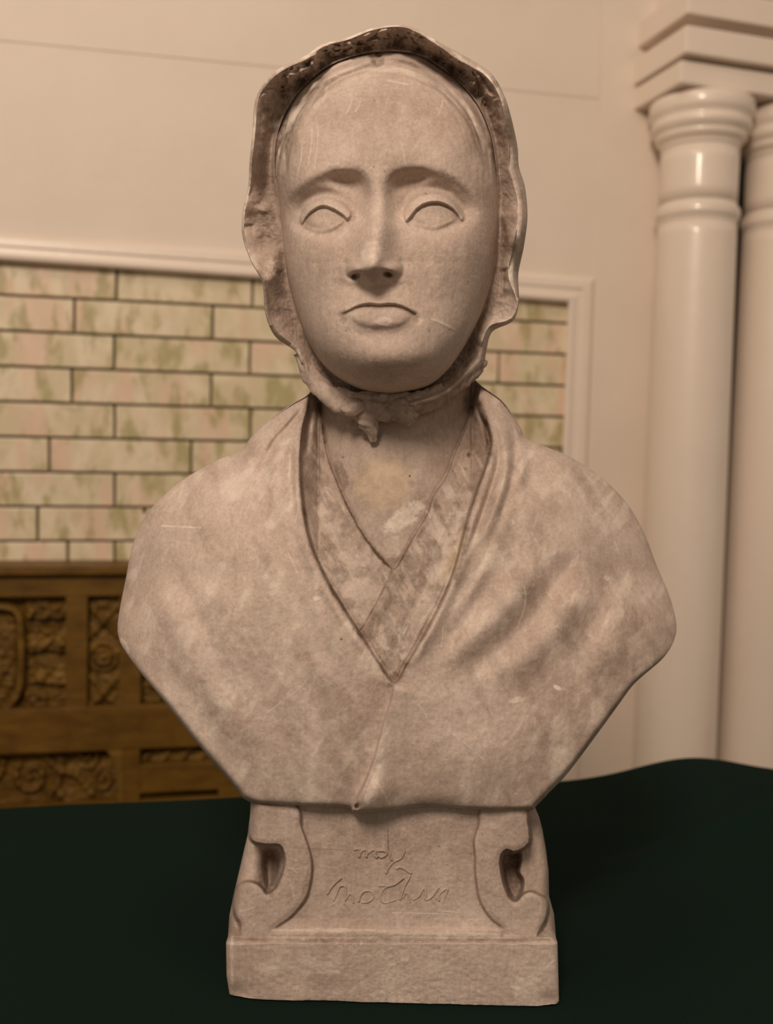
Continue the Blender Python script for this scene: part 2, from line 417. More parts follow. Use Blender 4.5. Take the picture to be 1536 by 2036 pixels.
# slightly prouder plaster right of the crack, and the raised upper band
pil = uvbox('trim_2', seamu, vF, uR-0.001, vTop, 0.0, 0.0025, M_WALL, bevel=0.0015); tag(pil, kind='structure')
band = bm_boxes('trim_3', [quadpx([(-620, 20), (1190, 196), (1196, -260), (-620, -260)], 0.0, 0.0012)], M_WALL, bevel=0.0008)
tag(band, kind='structure')
grout = bm_boxes('grout_bed', [uvc(uL, vF, uTR, vT+0.02, -0.05, -0.020)], M_GROUT, wall); 
# frame moulding round the tiles
def moulding(name, pts, prof, mat):
    """pts: pixel path; prof: list of (offset px across, n)"""
    pts = [np.array(p, float) for p in pts]; V = []; m = len(prof)
    for i, p in enumerate(pts):
        if i == 0: d = pts[1]-pts[0]; k = 1
        elif i == len(pts)-1: d = pts[-1]-pts[-2]; k = 1
        else:
            a = pts[i]-pts[i-1]; a /= np.linalg.norm(a); b = pts[i+1]-pts[i]; b /= np.linalg.norm(b); d = a+b; k = 1/max(0.3, np.linalg.norm(d)/2)
        d = d/np.linalg.norm(d); nn = np.array([d[1], -d[0]])*k
        for o, n in prof: V.append(Q(p[0]+nn[0]*o, p[1]+nn[1]*o, n))
    Fq = []
    for i in range(len(pts)-1):
        for j in range(m): Fq.append((i*m+j, i*m+(j+1) % m, (i+1)*m+(j+1) % m, (i+1)*m+j))
    me = raw_mesh(name, np.array(V), [np.array(Fq)], False); return link(name, me, mat)
fr = moulding('trim_1', [(-620, 471), (0, 517), (560, 556), (1130, 601), (1110, 1130), (1098, 1700)],
              [(-1, -0.022), (-1, 0.008), (4, 0.013), (10, 0.014), (14, 0.009), (26, 0.008), (30, 0.011), (44, 0.010), (50, 0.004), (52, -0.001), (52, -0.022)], M_TRIM)
tag(fr, kind='structure')
# ------------------------------------------------------------------ tiles, one by one
NTL = -0.008
O = Q(0, 586, NTL); EU = Q(1070, 640, NTL)-O; EU /= np.linalg.norm(EU)
dv = Q(0, 1007, NTL)-Q(0, 586, NTL); PV = np.linalg.norm(dv)/6; EV = np.cross(EU, NW); EV /= np.linalg.norm(EV)
if EV[2] > 0: EV = -EV
def ucoord(px, row):
    y = 586+69*row+34 + 0.04*px*(1-row/6.0); return float((Q(px, y, NTL)-O) @ EU)
TWD = ucoord(423, 0)-ucoord(148, 0)
rows = {-1: [232, 502], 0: [148, 423], 1: [227, 497], 2: [143, 420], 3: [228, 498], 4: [98, 380], 5: [228], 6: [75], 7: [228]}
uend = float((Q(1132, 700, NTL)-O) @ EU); ubeg = float((Q(-618, 700, NTL)-O) @ EU)
JG = 0.0042
mcache = {}
def tile(u0, u1, row, h0=0.0):
    L = u1-u0-JG; H = PV-JG-h0; key = (round(L, 3), round(H, 3))
    if key not in mcache:
        bm = bmesh.new(); bmesh.ops.create_cube(bm, size=1)
        for v in bm.verts: v.co = (v.co.x*L, v.co.y*0.012, v.co.z*H)
        fe = [e for e in bm.edges if all(v.co.y < 0 for v in e.verts)]
        bmesh.ops.bevel(bm, geom=fe, offset=0.0014, segments=2, profile=0.6, affect='EDGES')
        me = bpy.data.meshes.new('tile'); bm.to_mesh(me); bm.free(); me.materials.append(M_TILE); mcache[key] = me
    o = bpy.data.objects.new('tile', mcache[key]); COL.objects.link(o)
    cpt = O+EU*((u0+u1)/2)+EV*(PV*(row+0.5)+h0/2)-NW*(0.006-random.uniform(0, 0.0012))
    R = Matrix(((EU[0], -NW[0], -EV[0]), (EU[1], -NW[1], -EV[1]), (EU[2], -NW[2], -EV[2])))
    tilt = Matrix.Rotation(random.uniform(-0.006, 0.006), 3, 'X') @ Matrix.Rotation(random.uniform(-0.004, 0.004), 3, 'Z')
    o.matrix_world = Matrix.Translation(Vector(cpt)) @ (R @ tilt).to_4x4()
    o.parent = wall; return o
for r, js in rows.items():
    us = [ucoord(j, r) for j in js]
    while us[0] > ubeg: us.insert(0, us[0]-TWD)
    while us[-1] < uend: us.append(us[-1]+TWD)
    if r == 7: us.insert([i for i, v in enumerate(us) if v > ucoord(140, 7)][0], ucoord(135, 7))
    us = sorted(set(us))
    for a, b in zip(us[:-1], us[1:]):
        a2, b2 = max(a, ubeg), min(b, uend)
        if b2-a2 > 0.012: tile(a2, b2, r)
for r in (8, 9, 10, 11, 12):                   # rows right of the carved panel, mostly behind the bust
    a = ucoord(480, 7)+(r % 2)*TWD/2
    while a < uend:
        if min(a+TWD, uend)-a > 0.012: tile(a, min(a+TWD, uend), r)
        a += TWD
nail = Q(287, 1016, 0.004)
bm = bmesh.new(); bmesh.ops.create_icosphere(bm, subdivisions=2, radius=0.0042); me = bpy.data.meshes.new('nail'); bm.to_mesh(me); bm.free()
no = link('nail', me, M_WOOD, wall); no.location = Vector(nail)-Vector(NW)*0.012; no.scale = (1, 0.9, 0.9)

# ------------------------------------------------------------------ columns and entablature on the right
TC = math.tan(math.radians(17)); YC = 1.77
def on_y(px, py, Y): d = rays(px, py); t = Y/d[1]; return CP+d*t     # Y measured from the camera
ax1 = on_y(1386, 420, YC)
UCd = np.array([1.0, TC, 0]); UCd /= np.linalg.norm(UCd); NCd = np.array([UCd[1], -UCd[0], 0])
def zof(py, px=1389, Y=YC): return float(on_y(px, py, Y)[2])
pxm = YC/F
profile = [(178, 90), (182, 97), (188, 100), (206, 100), (212, 98), (220, 93), (226, 92), (231, 96), (240, 95), (247, 90), (252, 86), (256, 87), (263, 84), (269, 77), (280, 75),
           (392, 74), (398, 75), (403, 80), (412, 81), (420, 80), (425, 76), (432, 75.5), (900, 78.5), (1600, 81), (2150, 82)]
def lathe(name, prof, axis, mat, parent, nseg=64):
    V = []; ps = []
    for (a, ra), (b, rb) in zip(prof[:-1], prof[1:]): ps.append((a, ra))
    ps.append(prof[-1])
    for py, r in ps:
        z = zof(893-(893-py)*0.962)
        for k in range(nseg):
            t = 2*math.pi*k/nseg; V.append((axis[0]+r*pxm*math.cos(t), axis[1]+r*pxm*math.sin(t), z))
    Fq = [(i*nseg+k, i*nseg+(k+1) % nseg, (i+1)*nseg+(k+1) % nseg, (i+1)*nseg+k) for i in range(len(ps)-1) for k in range(nseg)]
    n = len(V); V.append((axis[0], axis[1], zof(893-(893-ps[0][0])*0.962))); V.append((axis[0], axis[1], zof(893-(893-ps[-1][0])*0.962)))
    T = [(n, (k+1) % nseg, k) for k in range(nseg)]+[(n+1, (len(ps)-1)*nseg+k, (len(ps)-1)*nseg+(k+1) % nseg) for k in range(nseg)]
    me = raw_mesh(name, np.array(V), [np.array(Fq), np.array(T)], True)
    return adopt(link(name, me, mat), parent)
def dens(pf):
    out = []
    for (a, ra), (b, rb) in zip(pf[:-1], pf[1:]):
        k = max(2, int((b-a)/25)); out += [(a+(b-a)*i/k, ra+(rb-ra)*i/k) for i in range(k)]
    return out+[pf[-1]]
def column(axis, label):
    root = empty('column', (float(axis[0]), float(axis[1]), zof(2150)))
    lathe('capital', dens(profile[:15]), axis, M_COLM, root); lathe('neck_ring', dens(profile[15:22]), axis, M_COLM, root); lathe('shaft', dens(profile[14:16]), axis, M_COLM, root); lathe('shaft', dens(profile[21:]), axis, M_COLM, root)
    tag(root, label, 'column', 'glossy cream columns at the right'); return root
column(ax1, 'glossy cream painted round column standing whole beside the wall, left of the pair')
column(ax1+UCd*0.168-NCd*0.0, 'glossy cream round column at the right border, cut off by the frame')
# corners of the stepped abacus / entablature
ent = empty('stepped_cornice', (float(ax1[0]), float(ax1[1]), zof(178)))
def slab(name, cpx, cpy_top, cpy_bot, Yc, depth=0.34, tilt=0):
    a = on_y(cpx, cpy_bot, Yc); b = on_y(cpx, cpy_top, Yc); z0, z1 = a[2], b[2]
    c0 = np.array([a[0], a[1]]); U2, B2 = UCd[:2], -NCd[:2]
    pts = [c0, c0+U2*0.9, c0+U2*0.9+B2*depth, c0+B2*depth]
    lo = [(p[0], p[1], z0) for p in pts]; hi = [(p[0], p[1], z1) for p in pts]
    o = box8(name, [lo[0], lo[1], hi[1], hi[0], lo[3], lo[2], hi[2], hi[3]], M_COLM, None, 0.0035); return adopt(o, ent)
dep = 0.168
slab('abacus', 1352, 118, 164, 1.679, dep)
slab('fillet', 1368, 104, 119, 1.705, dep-0.025)
slab('cornice_slab', 1362, 48, 104, 1.664, dep+0.02)
slab('fillet', 1385, 28, 49, 1.71, dep-0.02)
slab('cornice_slab', 1366, -30, 26, 1.672, dep)
slab('fillet', 1380, -60, -29, 1.71, dep-0.02)
tag(ent, 'cream stepped cornice block resting on top of the round columns', 'cornice')
rec = bm_boxes('gap_shade_sheet', [uvc(uR, vF, uR+1.2, vTop, -0.30, -0.26), uvc(uR-0.03, vF, uR, vTop, -0.30, -0.081)], M_RECESS_SHADE); tag(rec, kind='structure')  # near-black sheet put in for the deep shade between the columns

# ------------------------------------------------------------------ carved oak panel (lower left)
WN = 0.055
wroot = empty('carved_oak_panel', tuple(float(v) for v in (W0+UW*uvof(200, 1500)[0]+np.array([0, 0, -0.75]))))
tag(wroot, 'brown oak panelling with carved recesses under the cream and green tiles', 'panelling')
def wb(name, x0, y0, x1, y1, n0, n1, mat=None, bev=0.0018):
    u0, v1 = uvof(x0, y0, n1); u1, v0 = uvof(x1, y1, n1)
    return adopt(uvbox(name, u0, v0, u1, v1, n0, n1, mat or M_WOOD, None, bev), wroot)
XR = 560
wb('backboard', -560, 1150, XR, 2060, -0.019, 0.014, M_CARV, 0)
wb('ledge', -563, 1127, XR+3, 1141, -0.019, WN+0.014)
wb('rail', -560, 1141, XR, 1182, 0.012, WN)
wb('rail', -560, 1431, XR, 1477, 0.012, WN)
wb('rail', 276, 1522, XR, 1563, 0.012, WN-0.003)
wb('rail', -560, 1640, XR, 2060, 0.012, WN)
wb('stile', 131, 1182, 173, 1431, 0.012, WN-0.001)
wb('stile', 238, 1182, 277, 1640, 0.012, WN-0.002)
wb('stile', 440, 1182, 480, 1640, 0.012, WN-0.002)
wb('stile', -100, 1182, -60, 1640, 0.012, WN-0.001)
wb('stile', -330, 1182, -290, 1640, 0.012, WN-0.001)
def carved(name, x0, y0, x1, y1, f, n0=0.018, step=1.6):
    nx, ny = int((x1-x0)/step)+1, int((y1-y0)/step)+1
    X, Y = np.meshgrid(np.linspace(x0, x1, nx), np.linspace(y0, y1, ny)); Hh = f(X, Y)
    ed = np.minimum(np.minimum(X-x0, x1-X), np.minimum(Y-y0, y1-Y))
    u0, v1 = uvof(x0, y0, 0.04); u1, v0 = uvof(x1, y1, 0.04)
    U = u0+(X-x0)/(x1-x0)*(u1-u0); Vv = v1+(Y-y0)/(y1-y0)*(v0-v1)
    Pn = W0+U[..., None]*UW+Vv[..., None]*np.array([0, 0, 1.0])+(n0+Hh*0.0009)[..., None]*NW
    i, j = np.meshgrid(np.arange(ny-1), np.arange(nx-1), indexing='ij'); a = i*nx+j
    q = np.stack([a, a+nx, a+nx+1, a+1], -1).reshape(-1, 4)
    me = raw_mesh(name, Pn.reshape(-1, 3), [q], True); return adopt(link(name, me, M_CARV), wroot)
def leafy(X, Y, seed=0.0, sc=18.0):
    return 9*np.maximum(0, fbm(X/sc+seed, Y/sc+seed*2, 0, 3))**0.7+3*fbm(X/6+seed, Y/6, 0, 2)
def fA(X, Y):
    h = leafy(X, Y, 3.1, 13)*0.8
    rowsY = [1240, 1305, 1368]
    h = np.where(X > 48, h+8, h)
    for yy in rowsY: h = h-np.where(X > 46, 20*np.exp(-((Y-yy)/5.0)**2), 0)
    h += np.where((X > 50), 4*np.sin((X+Y*0.6)/5.0)*np.exp(-((((Y-1185) % 62)-40)/10)**2), 0)
    arch = [(-20, 1206), (10, 1208), (32, 1218), (40, 1250), (41, 1330), (35, 1374), (14, 1404), (-18, 1424)]
    d, s, t = cd(X, Y, arch, 40)
    h = h-np.where(True, 16*np.exp(-((d-9)/4)**2), 0)
    h = np.where(d < 9, np.maximum(h, 20*np.sqrt(np.clip(1-(d/9)**2, 0, 1))+4), h)
    return np.clip(h, -4, 30)
def fB(X, Y):
    h = leafy(X, Y, 8.2, 12)*0.5+4
    r = np.hypot(X-205, Y-1306); h += 9*np.exp(-(r/6)**2)+7*np.exp(-((r-15)/4)**2)+6*np.exp(-((r-26)/4)**2)-7*np.exp(-((r-20)/3)**2)
    for k in (-1, 1):
        for y0 in (1235, 1375):
            d, s, t = cd(X, Y, [(180, y0-28*k), (232, y0+28*k)], 30); h += 8*np.exp(-(d/6)**2)
    h += 5*np.sin(Y/7.0)*np.exp(-((X-205)/24)**2)*((np.abs(Y-1306) > 90))
    return h
def spiral(cx, cy, r0, r1, a0, turns):
    return [(cx+(r0+(r1-r0)*t)*math.cos(a0+turns*2*math.pi*t), cy+(r0+(r1-r0)*t)*math.sin(a0+turns*2*math.pi*t)) for t in np.linspace(0, 1, 14)]
def fD(X, Y):
    h = leafy(X, Y, 5.5, 16)*0.45
    for crv, hh, ww in ((spiral(170, 1512, 5, 24, 0, 1.2), 12, 6), (spiral(60, 1545, 6, 34, 2, 1.3), 13, 7), (spiral(205, 1560, 4, 22, 3, 1.2), 12, 6),
                        ([(10, 1500), (50, 1510), (95, 1500), (120, 1525), (110, 1570), (140, 1600)], 12, 8), ([(80, 1500), (110, 1535), (150, 1550), (180, 1585)], 11, 8),
                        (spiral(-20, 1520, 5, 30, 1, 1.2), 12, 7), (spiral(115, 1590, 4, 24, 4, 1.1), 12, 6)):
        d, s, t = cd(X, Y, crv, 30); h = np.maximum(h, hh*np.exp(-(d/ww)**2)+2*np.sin(t*60)*np.exp(-(d/ww)**2))
    corner = inside(X, Y, [(186, 1470), (205, 1490), (222, 1512), (233, 1540), (236, 1600), (260, 1600), (260, 1460)])
    return np.where(corner, 36, h)
def fC(X, Y): return leafy(X, Y, 1.7, 15)+9*np.exp(-((np.hypot((X-300)/1.3, Y-1375)-16)/5)**2)
def fE(X, Y):
    h = leafy(X, Y, 6.7, 16)*0.6
    for i in range(6):
        d, s, t = cd(X, Y, [(280+i*38, 1512), (300+i*38, 1495), (322+i*38, 1476)], 25); h += 9*np.exp(-(d/6)**2)
    return h
carved('carving', -60, 1180, 133, 1436, fA, 0.026); carved('carving', 170, 1180, 240, 1433, fB, 0.030); carved('carving', -60, 1474, 242, 1645, fD, 0.022)
carved('carving', 274, 1180, 442, 1433, fC, 0.026); carved('carving', 274, 1472, 442, 1526, fE, 0.028); carved('carving', 274, 1560, 442, 1642, lambda X, Y: leafy(X, Y, 9.9, 16), 0.028)
for xa, xb in ((-292, -98), (-560, -328)):
    for ya, yb in ((1180, 1433), (1474, 1645)): carved('carving', xa, ya, xb, yb, lambda X, Y: leafy(X, Y, 4.9, 16), 0.026, 2.5)

# ------------------------------------------------------------------ tablecloth
def on_z(px, py, z=0.0): d = rays(px, py); t = (z-CP[2])/d[2]; return CP+d*t
def cloth():
    e0 = on_z(0, 1598); e1 = on_z(1130, 1546); ud = (e1-e0)[:2]; ud /= np.linalg.norm(ud); vd = np.array([-ud[1], ud[0]])
    back = float((e0[:2]) @ vd)
    ul = np.linspace(-0.85, 0.80, 330); r = 0.018
    tl = np.concatenate([-0.42-np.linspace(0.60, 0.0, 30), np.linspace(-0.42, back-r, 260)[1:], back-r+np.linspace(0, 0.5, 60)[1:]])
    U, T = np.meshgrid(ul, tl)
    V = np.clip(T, -0.42, None).copy(); Z = np.zeros_like(V)
    m = T < -0.42; Z[m] = T[m]+0.42; V[m] = -0.42-0.012*np.clip(-Z[m]/0.1, 0, 1)+0.02*np.sin(U[m]*22)*np.clip(-Z[m]/0.3, 0, 1)
    over = T-(back-r); m = over > 0
    ang = np.clip(over/r, 0, math.pi/2)
    V[m] = back-r+r*np.sin(ang[m]); Z[m] = -r*(1-np.cos(ang[m]))-np.clip(over[m]-r*math.pi/2, 0, None)
    V[m] += 0.02*np.sin(U[m]*25)*np.clip((over[m]-0.03)/0.3, 0, 1)
    X = U*ud[0]+V*vd[0]; Y = U*ud[1]+V*vd[1]
    top = sm((V+0.42)/0.03)*np.where(over > 0, np.clip(1-over/0.06, 0, 1), 1)
    far = sm((np.hypot(X, (Y-0.02)*1.0)-0.17)/0.12)
    c1 = on_z(1385, 1552); hump = 0.022*np.exp(-((U-float(c1[:2] @ ud))/0.09)**2-((V-back)/0.16)**2)
    Z += top*far*(hump+0.0035*fbm(U*5, V*5, 0, 2)+0.004*np.exp(-(((V-0.12)-0.35*(U-0.2))/0.012)**2)*sm((U-0.1)/0.1)
         + 0.003*np.exp(-((V-0.22+0.1*U)/0.03)**2))
    Z += -0.0008
    nx = len(ul); ny = len(tl)
    i, j = np.meshgrid(np.arange(ny-1), np.arange(nx-1), indexing='ij'); a = i*nx+j
    q = np.stack([a, a+1, a+nx+1, a+nx], -1).reshape(-1, 4)
    me = raw_mesh('tablecloth', np.stack([X, Y, Z], -1).reshape(-1, 3), [q], True)
    o = link('tablecloth', me, M_CLOTH); tag(o, 'dark green twill tablecloth spread under the plaster bust', 'tablecloth'); return ud, vd, back
ud, vd, back = cloth()
tb = empty('table', (0, 0, -0.75)); tag(tb, 'table hidden under the dark green cloth and carrying the bust', 'table')
def tp(u, v, z): return (u*ud[0]+v*vd[0], u*ud[1]+v*vd[1], z)
def tbox(name, u0, u1, v0, v1, z0, z1):
    o = box8(name, [tp(u0, v0, z0), tp(u1, v0, z0), tp(u1, v0, z1), tp(u0, v0, z1), tp(u0, v1, z0), tp(u1, v1, z0), tp(u1, v1, z1), tp(u0, v1, z1)], M_WOOD, None, 0.002); adopt(o, tb)
tbox('tabletop', -0.80, 0.76, -0.40, back-0.03, -0.035, -0.006)
for u in (-0.76, 0.70):
    for v in (-0.37, back-0.09): tbox('leg', u, u+0.05, v, v+0.05, -0.75, -0.035)

# ================================================================== THE BUST
bust = empty('plaster_bust', (0.003, 0.02, 0.0))
tag(bust, 'aged cream plaster bust of a woman in a bonnet and shawl on scrolled pedestal', 'bust')
# ---- face
FC = (768, 445)
face_out = [(752, 92), (830, 98), (900, 142), (950, 195), (980, 260), (993, 340), (994, 420), (989, 510), (969, 590), (947, 645), (920, 694), (888, 738), (850, 768), (800, 781), (765, 783),
            (720, 776), (680, 757), (645, 728), (615, 685), (592, 630), (572, 560), (560, 480), (550, 400), (540, 330), (546, 260), (575, 195), (630, 135), (690, 105)]
RF = polar_outline(face_out, *FC)
def tabf(y, tab):
    a = np.array(tab, float); return np.interp(y, a[:, 0], a[:, 1])
FR = Relief(400, 0, 1140, 900)
# sockets: brow edge crisp above, fading out over the cheek
sL = [(570, 424), (578, 400), (602, 376), (645, 352), (692, 346), (720, 356), (733, 388), (728, 420), (712, 446), (670, 462), (610, 462), (580, 446)]
sR = [(774, 420), (770, 386), (780, 354), (812, 342), (858, 345), (899, 361), (930, 388), (946, 420), (930, 442), (890, 456), (830, 456), (790, 444)]
for p_ in (sL, sR): FR.poly(p_, -30, [(7, .3), (18, .7)])
FR.poly([(655, 350), (700, 345), (724, 358), (733, 392), (722, 436), (704, 430), (696, 400), (684, 382)], -21, 9)
FR.poly([(773, 392), (778, 356), (808, 343), (852, 347), (822, 378), (806, 398), (796, 432), (778, 430)], -20, 9)
FR.poly([(575, 395), (600, 372), (645, 350), (700, 343), (690, 335), (640, 338), (590, 362)], 4, 7)
FR.poly([(780, 345), (812, 340), (858, 342), (905, 360), (940, 395), (925, 362), (870, 332), (812, 330)], 4, 7)
for crease, lid, low, (bx, by, sx, sy) in (
    ([(597, 434), (602, 422), (611, 407), (630, 397), (655, 395), (680, 405), (698, 424)], [(690, 438), (679, 430), (660, 420), (641, 415), (622, 423), (608, 436), (600, 448)], [(604, 447), (626, 455), (652, 453), (684, 438)], (646, 432, 40, 25)),
    ([(803, 430), (806, 416), (824, 394), (854, 383), (887, 390), (909, 412), (922, 432)], [(916, 441), (911, 433), (897, 418), (874, 408), (849, 409), (831, 418), (817, 434), (808, 442)], [(815, 440), (838, 446), (868, 448), (908, 432)], (864, 423, 46, 29))):
    el = [(bx+sx*math.cos(t), by+sy*math.sin(t)) for t in np.linspace(0, 2*math.pi, 24)[:-1]]
    FR.poly(el, 13, 7)
    FR.poly([(q_[0]+(q_[0]-bx)*0.12, q_[1]-17) for q_ in crease]+crease[::-1], -13, 6)
    FR.poly(crease+[(q_[0], q_[1]-5*math.sin(math.pi*(i_+0.5)/len(lid))) for i_, q_ in enumerate(lid)], 12, [(1.8, .75), (3.0, .25)])
    FR.poly([(q_[0], q_[1]-5*math.sin(math.pi*(i_+0.5)/len(lid))) for i_, q_ in enumerate(lid)]+[(q_[0], q_[1]+2) for q_ in lid[::-1]], -3, 1.5)
    FR.band(low, 9, 2.8, 2.2)
    FR.poly([(bx-34, by+24), (bx, by+30), (bx+34, by+24), (bx+26, by+36), (bx, by+46), (bx-26, by+38)], -4.5, 5)
# mouth
FR.poly([(684, 622), (712, 603), (740, 595), (757, 599), (774, 595), (800, 600), (826, 622), (806, 613), (784, 605), (757, 606), (722, 605), (700, 613)], 7.5, 2.6)
FR.poly([(697, 630), (712, 616), (735, 612), (757, 613), (780, 612), (802, 618), (814, 630), (796, 645), (757, 652), (718, 646)], 8.5, [(3.0, .35), (8, .65)])
FR.band([(678, 626), (690, 620), (706, 611), (722, 606), (738, 605), (752, 607), (768, 605), (784, 606), (799, 610), (813, 617), (829, 628)], 6.5, -10, 1.9)
FR.poly([(672, 628), (684, 618), (692, 628), (684, 644), (676, 640)], -6, 4); FR.poly([(818, 622), (830, 622), (838, 636), (828, 644), (820, 634)], -6, 4)
FR.poly([(712, 660), (757, 655), (802, 658), (790, 672), (757, 676), (722, 674)], -6, 8)
def face_depth(x, y, r, th):
    lw = sm((y-520)/200); up0 = sm((330-y)/150)
    n = 2.7+1.2*lw+5.5*sm((y-590)/120)*np.clip(np.sin(th), 0, 1)**6
    w = (215-38*up0)*np.sqrt(np.clip(1-r**n, 0, 1))+38*up0
    w += 0.10*(y-445)-15+0.13*np.clip(y-520, 0, None)*np.clip(1-r**5, 0, 1)-6*lw
    w += G(x, y, 755, 270, 150, 120, 6)
    w += FR(x, y)
    # nose
    cxn = tabf(y, [(340, 756), (400, 753), (440, 750), (480, 744), (520, 740), (560, 741)])
    yn_ = y-4*np.exp(-((x-741)/20)**2)+2
    hn = tabs(yn_, [(325, 0), (365, 3), (390, 10), (420, 28), (450, 43), (480, 58), (505, 69), (520, 74), (530, 73), (538, 67), (545, 56), (552, 41), (559, 25), (566, 11), (574, 0)], 3.5)
    sg = tabf(y, [(340, 44), (380, 38), (430, 32), (470, 31), (500, 33), (530, 39), (560, 40)])
    dx = x-cxn
    w += hn*np.exp(-np.abs(dx/sg)**2.1)
    w += G(x, y, 738, 520, 24, 20, 10)
    for (wx, wy) in ((707, 538), (780, 537)): w += G(x, y, wx, wy, 16, 14, 19)
    w += fold(x, y, [(692, 512), (687, 530), (692, 550), (702, 560)], -4, 6, 6, .25)+fold(x, y, [(794, 509), (801, 527), (799, 547), (791, 558)], -4, 6, 6, .25)
    w += G(x, y, 707, 549, 10, 7, -26, -14)+G(x, y, 770, 545, 11, 6, -26, 10)
    w += G(x, y, 742, 560, 11, 8, 8)
    # muzzle, philtrum, lips
    w += G(x, y, 757, 618, 88, 54, 20)
    w += G(x, y, 748, 585, 8, 13, -2.5)+G(x, y, 733, 587, 7, 13, 1.5)+G(x, y, 766, 587, 7, 13, 1.5)
    w += G(x, y, 768, 712, 66, 36, 22)
    w += G(x, y, 622, 515, 50, 50, 10)+G(x, y, 905, 508, 54, 54, 11)
    w += fold(x, y, [(688, 552), (670, 585), (662, 618)], -3, 18, 18, .3)+fold(x, y, [(802, 552), (832, 585), (848, 620)], -3, 18, 18, .3)
    # hair, parted, combed round the brow
    hr = np.hypot((x-760)/1.0, (y-350)/1.12); up = sm((400-y)/120)
    q = (1-r)*RF(th)
    w += up*(4.5*np.sin(hr/4.6+3*fbm(x/70, y/70))*sm((46-q)/30)+1.6*fbm(np.arctan2(y-350, x-760)*5, hr/5.0, 0, 3)*sm((90-q)/50))
    w -= up*(9*np.exp(-((q-20)/4.5)**2)*(0.6+0.6*fbm(x/30, y/30, 4, 2))+6*np.exp(-((q-34)/4)**2)*sm(0.5+fbm(x/40, y/40, 1, 2)))
    d, s, t = cd(x, y, [(752, 104), (750, 122), (748, 150)], 30); w -= 12*np.exp(-(d/9)**2)*sm((1-t)/.6)
    w += 5*np.exp(-((np.hypot(x-748, y-106)-5)/2.2)**2)
    w += fold(x, y, [(596, 310), (594, 240), (632, 178), (690, 146), (742, 134)], 3.5, 9, 16)+fold(x, y, [(752, 134), (820, 145), (886, 188), (926, 250), (940, 320)], 3.5, 16, 9)
    w += 1.0*fbm(x/30, y/30, 1.5, 4)+0.35*fbm(x/7, y/7, 4.5, 3)
    w += fold(x, y, [(857, 634), (880, 645), (902, 656)], 2, 3, 3, .2)
    return w
def blank(n): return np.zeros((n, 3))
V, q4, t3, vx, vy = polar_shell(FC[0], FC[1], RF, 760, 250, face_depth, back=[(0.99, -40), (0.95, -110), (0.8, -190), (0.5, -240), (0.2, -255)])
st = blank(len(V))
def mark(st, x, y, ch, pts, wdt, v=1.0):
    d, s, t = cd(x, y, pts, 4*wdt+4); st[:, ch] = np.maximum(st[:, ch], v*np.exp(-(d/wdt)**2))
def blot(st, x, y, ch, cx, cy, sx, sy, v=1.0, rot=0.0, rough=0.6):
    g = G(x, y, cx, cy, sx, sy, 1.0, rot)+rough*0.35*fbm(x/9.0, y/9.0, 3.3, 3)*G(x, y, cx, cy, sx*1.4, sy*1.4, 1.0, rot)
    st[:, ch] = np.maximum(st[:, ch], v*sm((g-0.25)/0.35))
def scr(st, x, y, a, b, v=0.8, wd=1.3): mark(st, x, y, 1, [a, ((a[0]+b[0])/2+2, (a[1]+b[1])/2), b], wd, v)
for a, b in (((632, 250), (624, 335)), ((620, 255), (612, 330)), ((796, 280), (806, 330)), ((700, 195), (688, 225)), ((718, 195), (706, 222)), ((650, 170), (640, 205)), ((893, 345), (898, 370)), ((885, 345), (889, 365)),
             ((857, 634), (905, 657)), ((790, 750), (815, 757)), ((600, 290), (590, 350)), ((770, 160), (810, 168)), ((880, 200), (870, 230))): scr(st, vx, vy, a, b, 0.55)
blot(st, vx, vy, 1, 738, 508, 22, 30, 0.45); blot(st, vx, vy, 1, 763, 640, 20, 10, 0.5); blot(st, vx, vy, 0, 770, 290, 70, 60, 0.16, 0, 1); blot(st, vx, vy, 0, 755, 215, 110, 28, 0.12, 0, 1)  # nose tip and lower lip highlights painted in; forehead patches are stains
mark(st, vx, vy, 0, [(606, 440), (622, 423), (641, 415), (660, 419), (681, 431)], 2.2, 0.35); mark(st, vx, vy, 0, [(813, 436), (830, 417), (849, 408), (874, 407), (898, 418), (914, 436)], 2.2, 0.35)  # lash shadow painted along both upper lids
mark(st, vx, vy, 0, [(678, 628), (690, 622), (706, 614), (722, 609), (752, 610), (784, 609), (799, 613), (813, 620), (829, 630)], 3.4, 0.55)  # upper lip's shadow painted along the mouth line
blot(st, vx, vy, 0, 707, 549, 10, 7, 0.85, -14, 0); blot(st, vx, vy, 0, 770, 546, 11, 6, 0.7, 10, 0); blot(st, vx, vy, 0, 682, 636, 8, 10, 0.4); blot(st, vx, vy, 0, 826, 636, 6, 7, 0.25); blot(st, vx, vy, 0, 700, 430, 8, 14, 0.3)  # shade painted into nostrils, mouth corners and inner eye corner
for x_, y_ in ((764, 340), (742, 331), (795, 563), (846, 385), (687, 657), (853, 657), (930, 560), (744, 200)): mark(st, vx, vy, 0, [(x_, y_), (x_+1, y_+1)], 1.6, 0.8)
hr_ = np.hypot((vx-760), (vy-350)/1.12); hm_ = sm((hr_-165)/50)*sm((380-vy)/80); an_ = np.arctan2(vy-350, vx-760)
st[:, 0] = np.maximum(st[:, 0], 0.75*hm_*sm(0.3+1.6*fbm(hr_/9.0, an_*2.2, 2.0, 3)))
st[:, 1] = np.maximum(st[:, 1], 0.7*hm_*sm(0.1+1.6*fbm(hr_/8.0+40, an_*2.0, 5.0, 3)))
blot(st, vx, vy, 0, 750, 120, 14, 14, .5)
N = vnormals(V, q4, t3)
face = submesh('face', V, q4, t3, np.ones(len(q4), bool), np.ones(len(t3), bool), N, st, M_PL, bust)

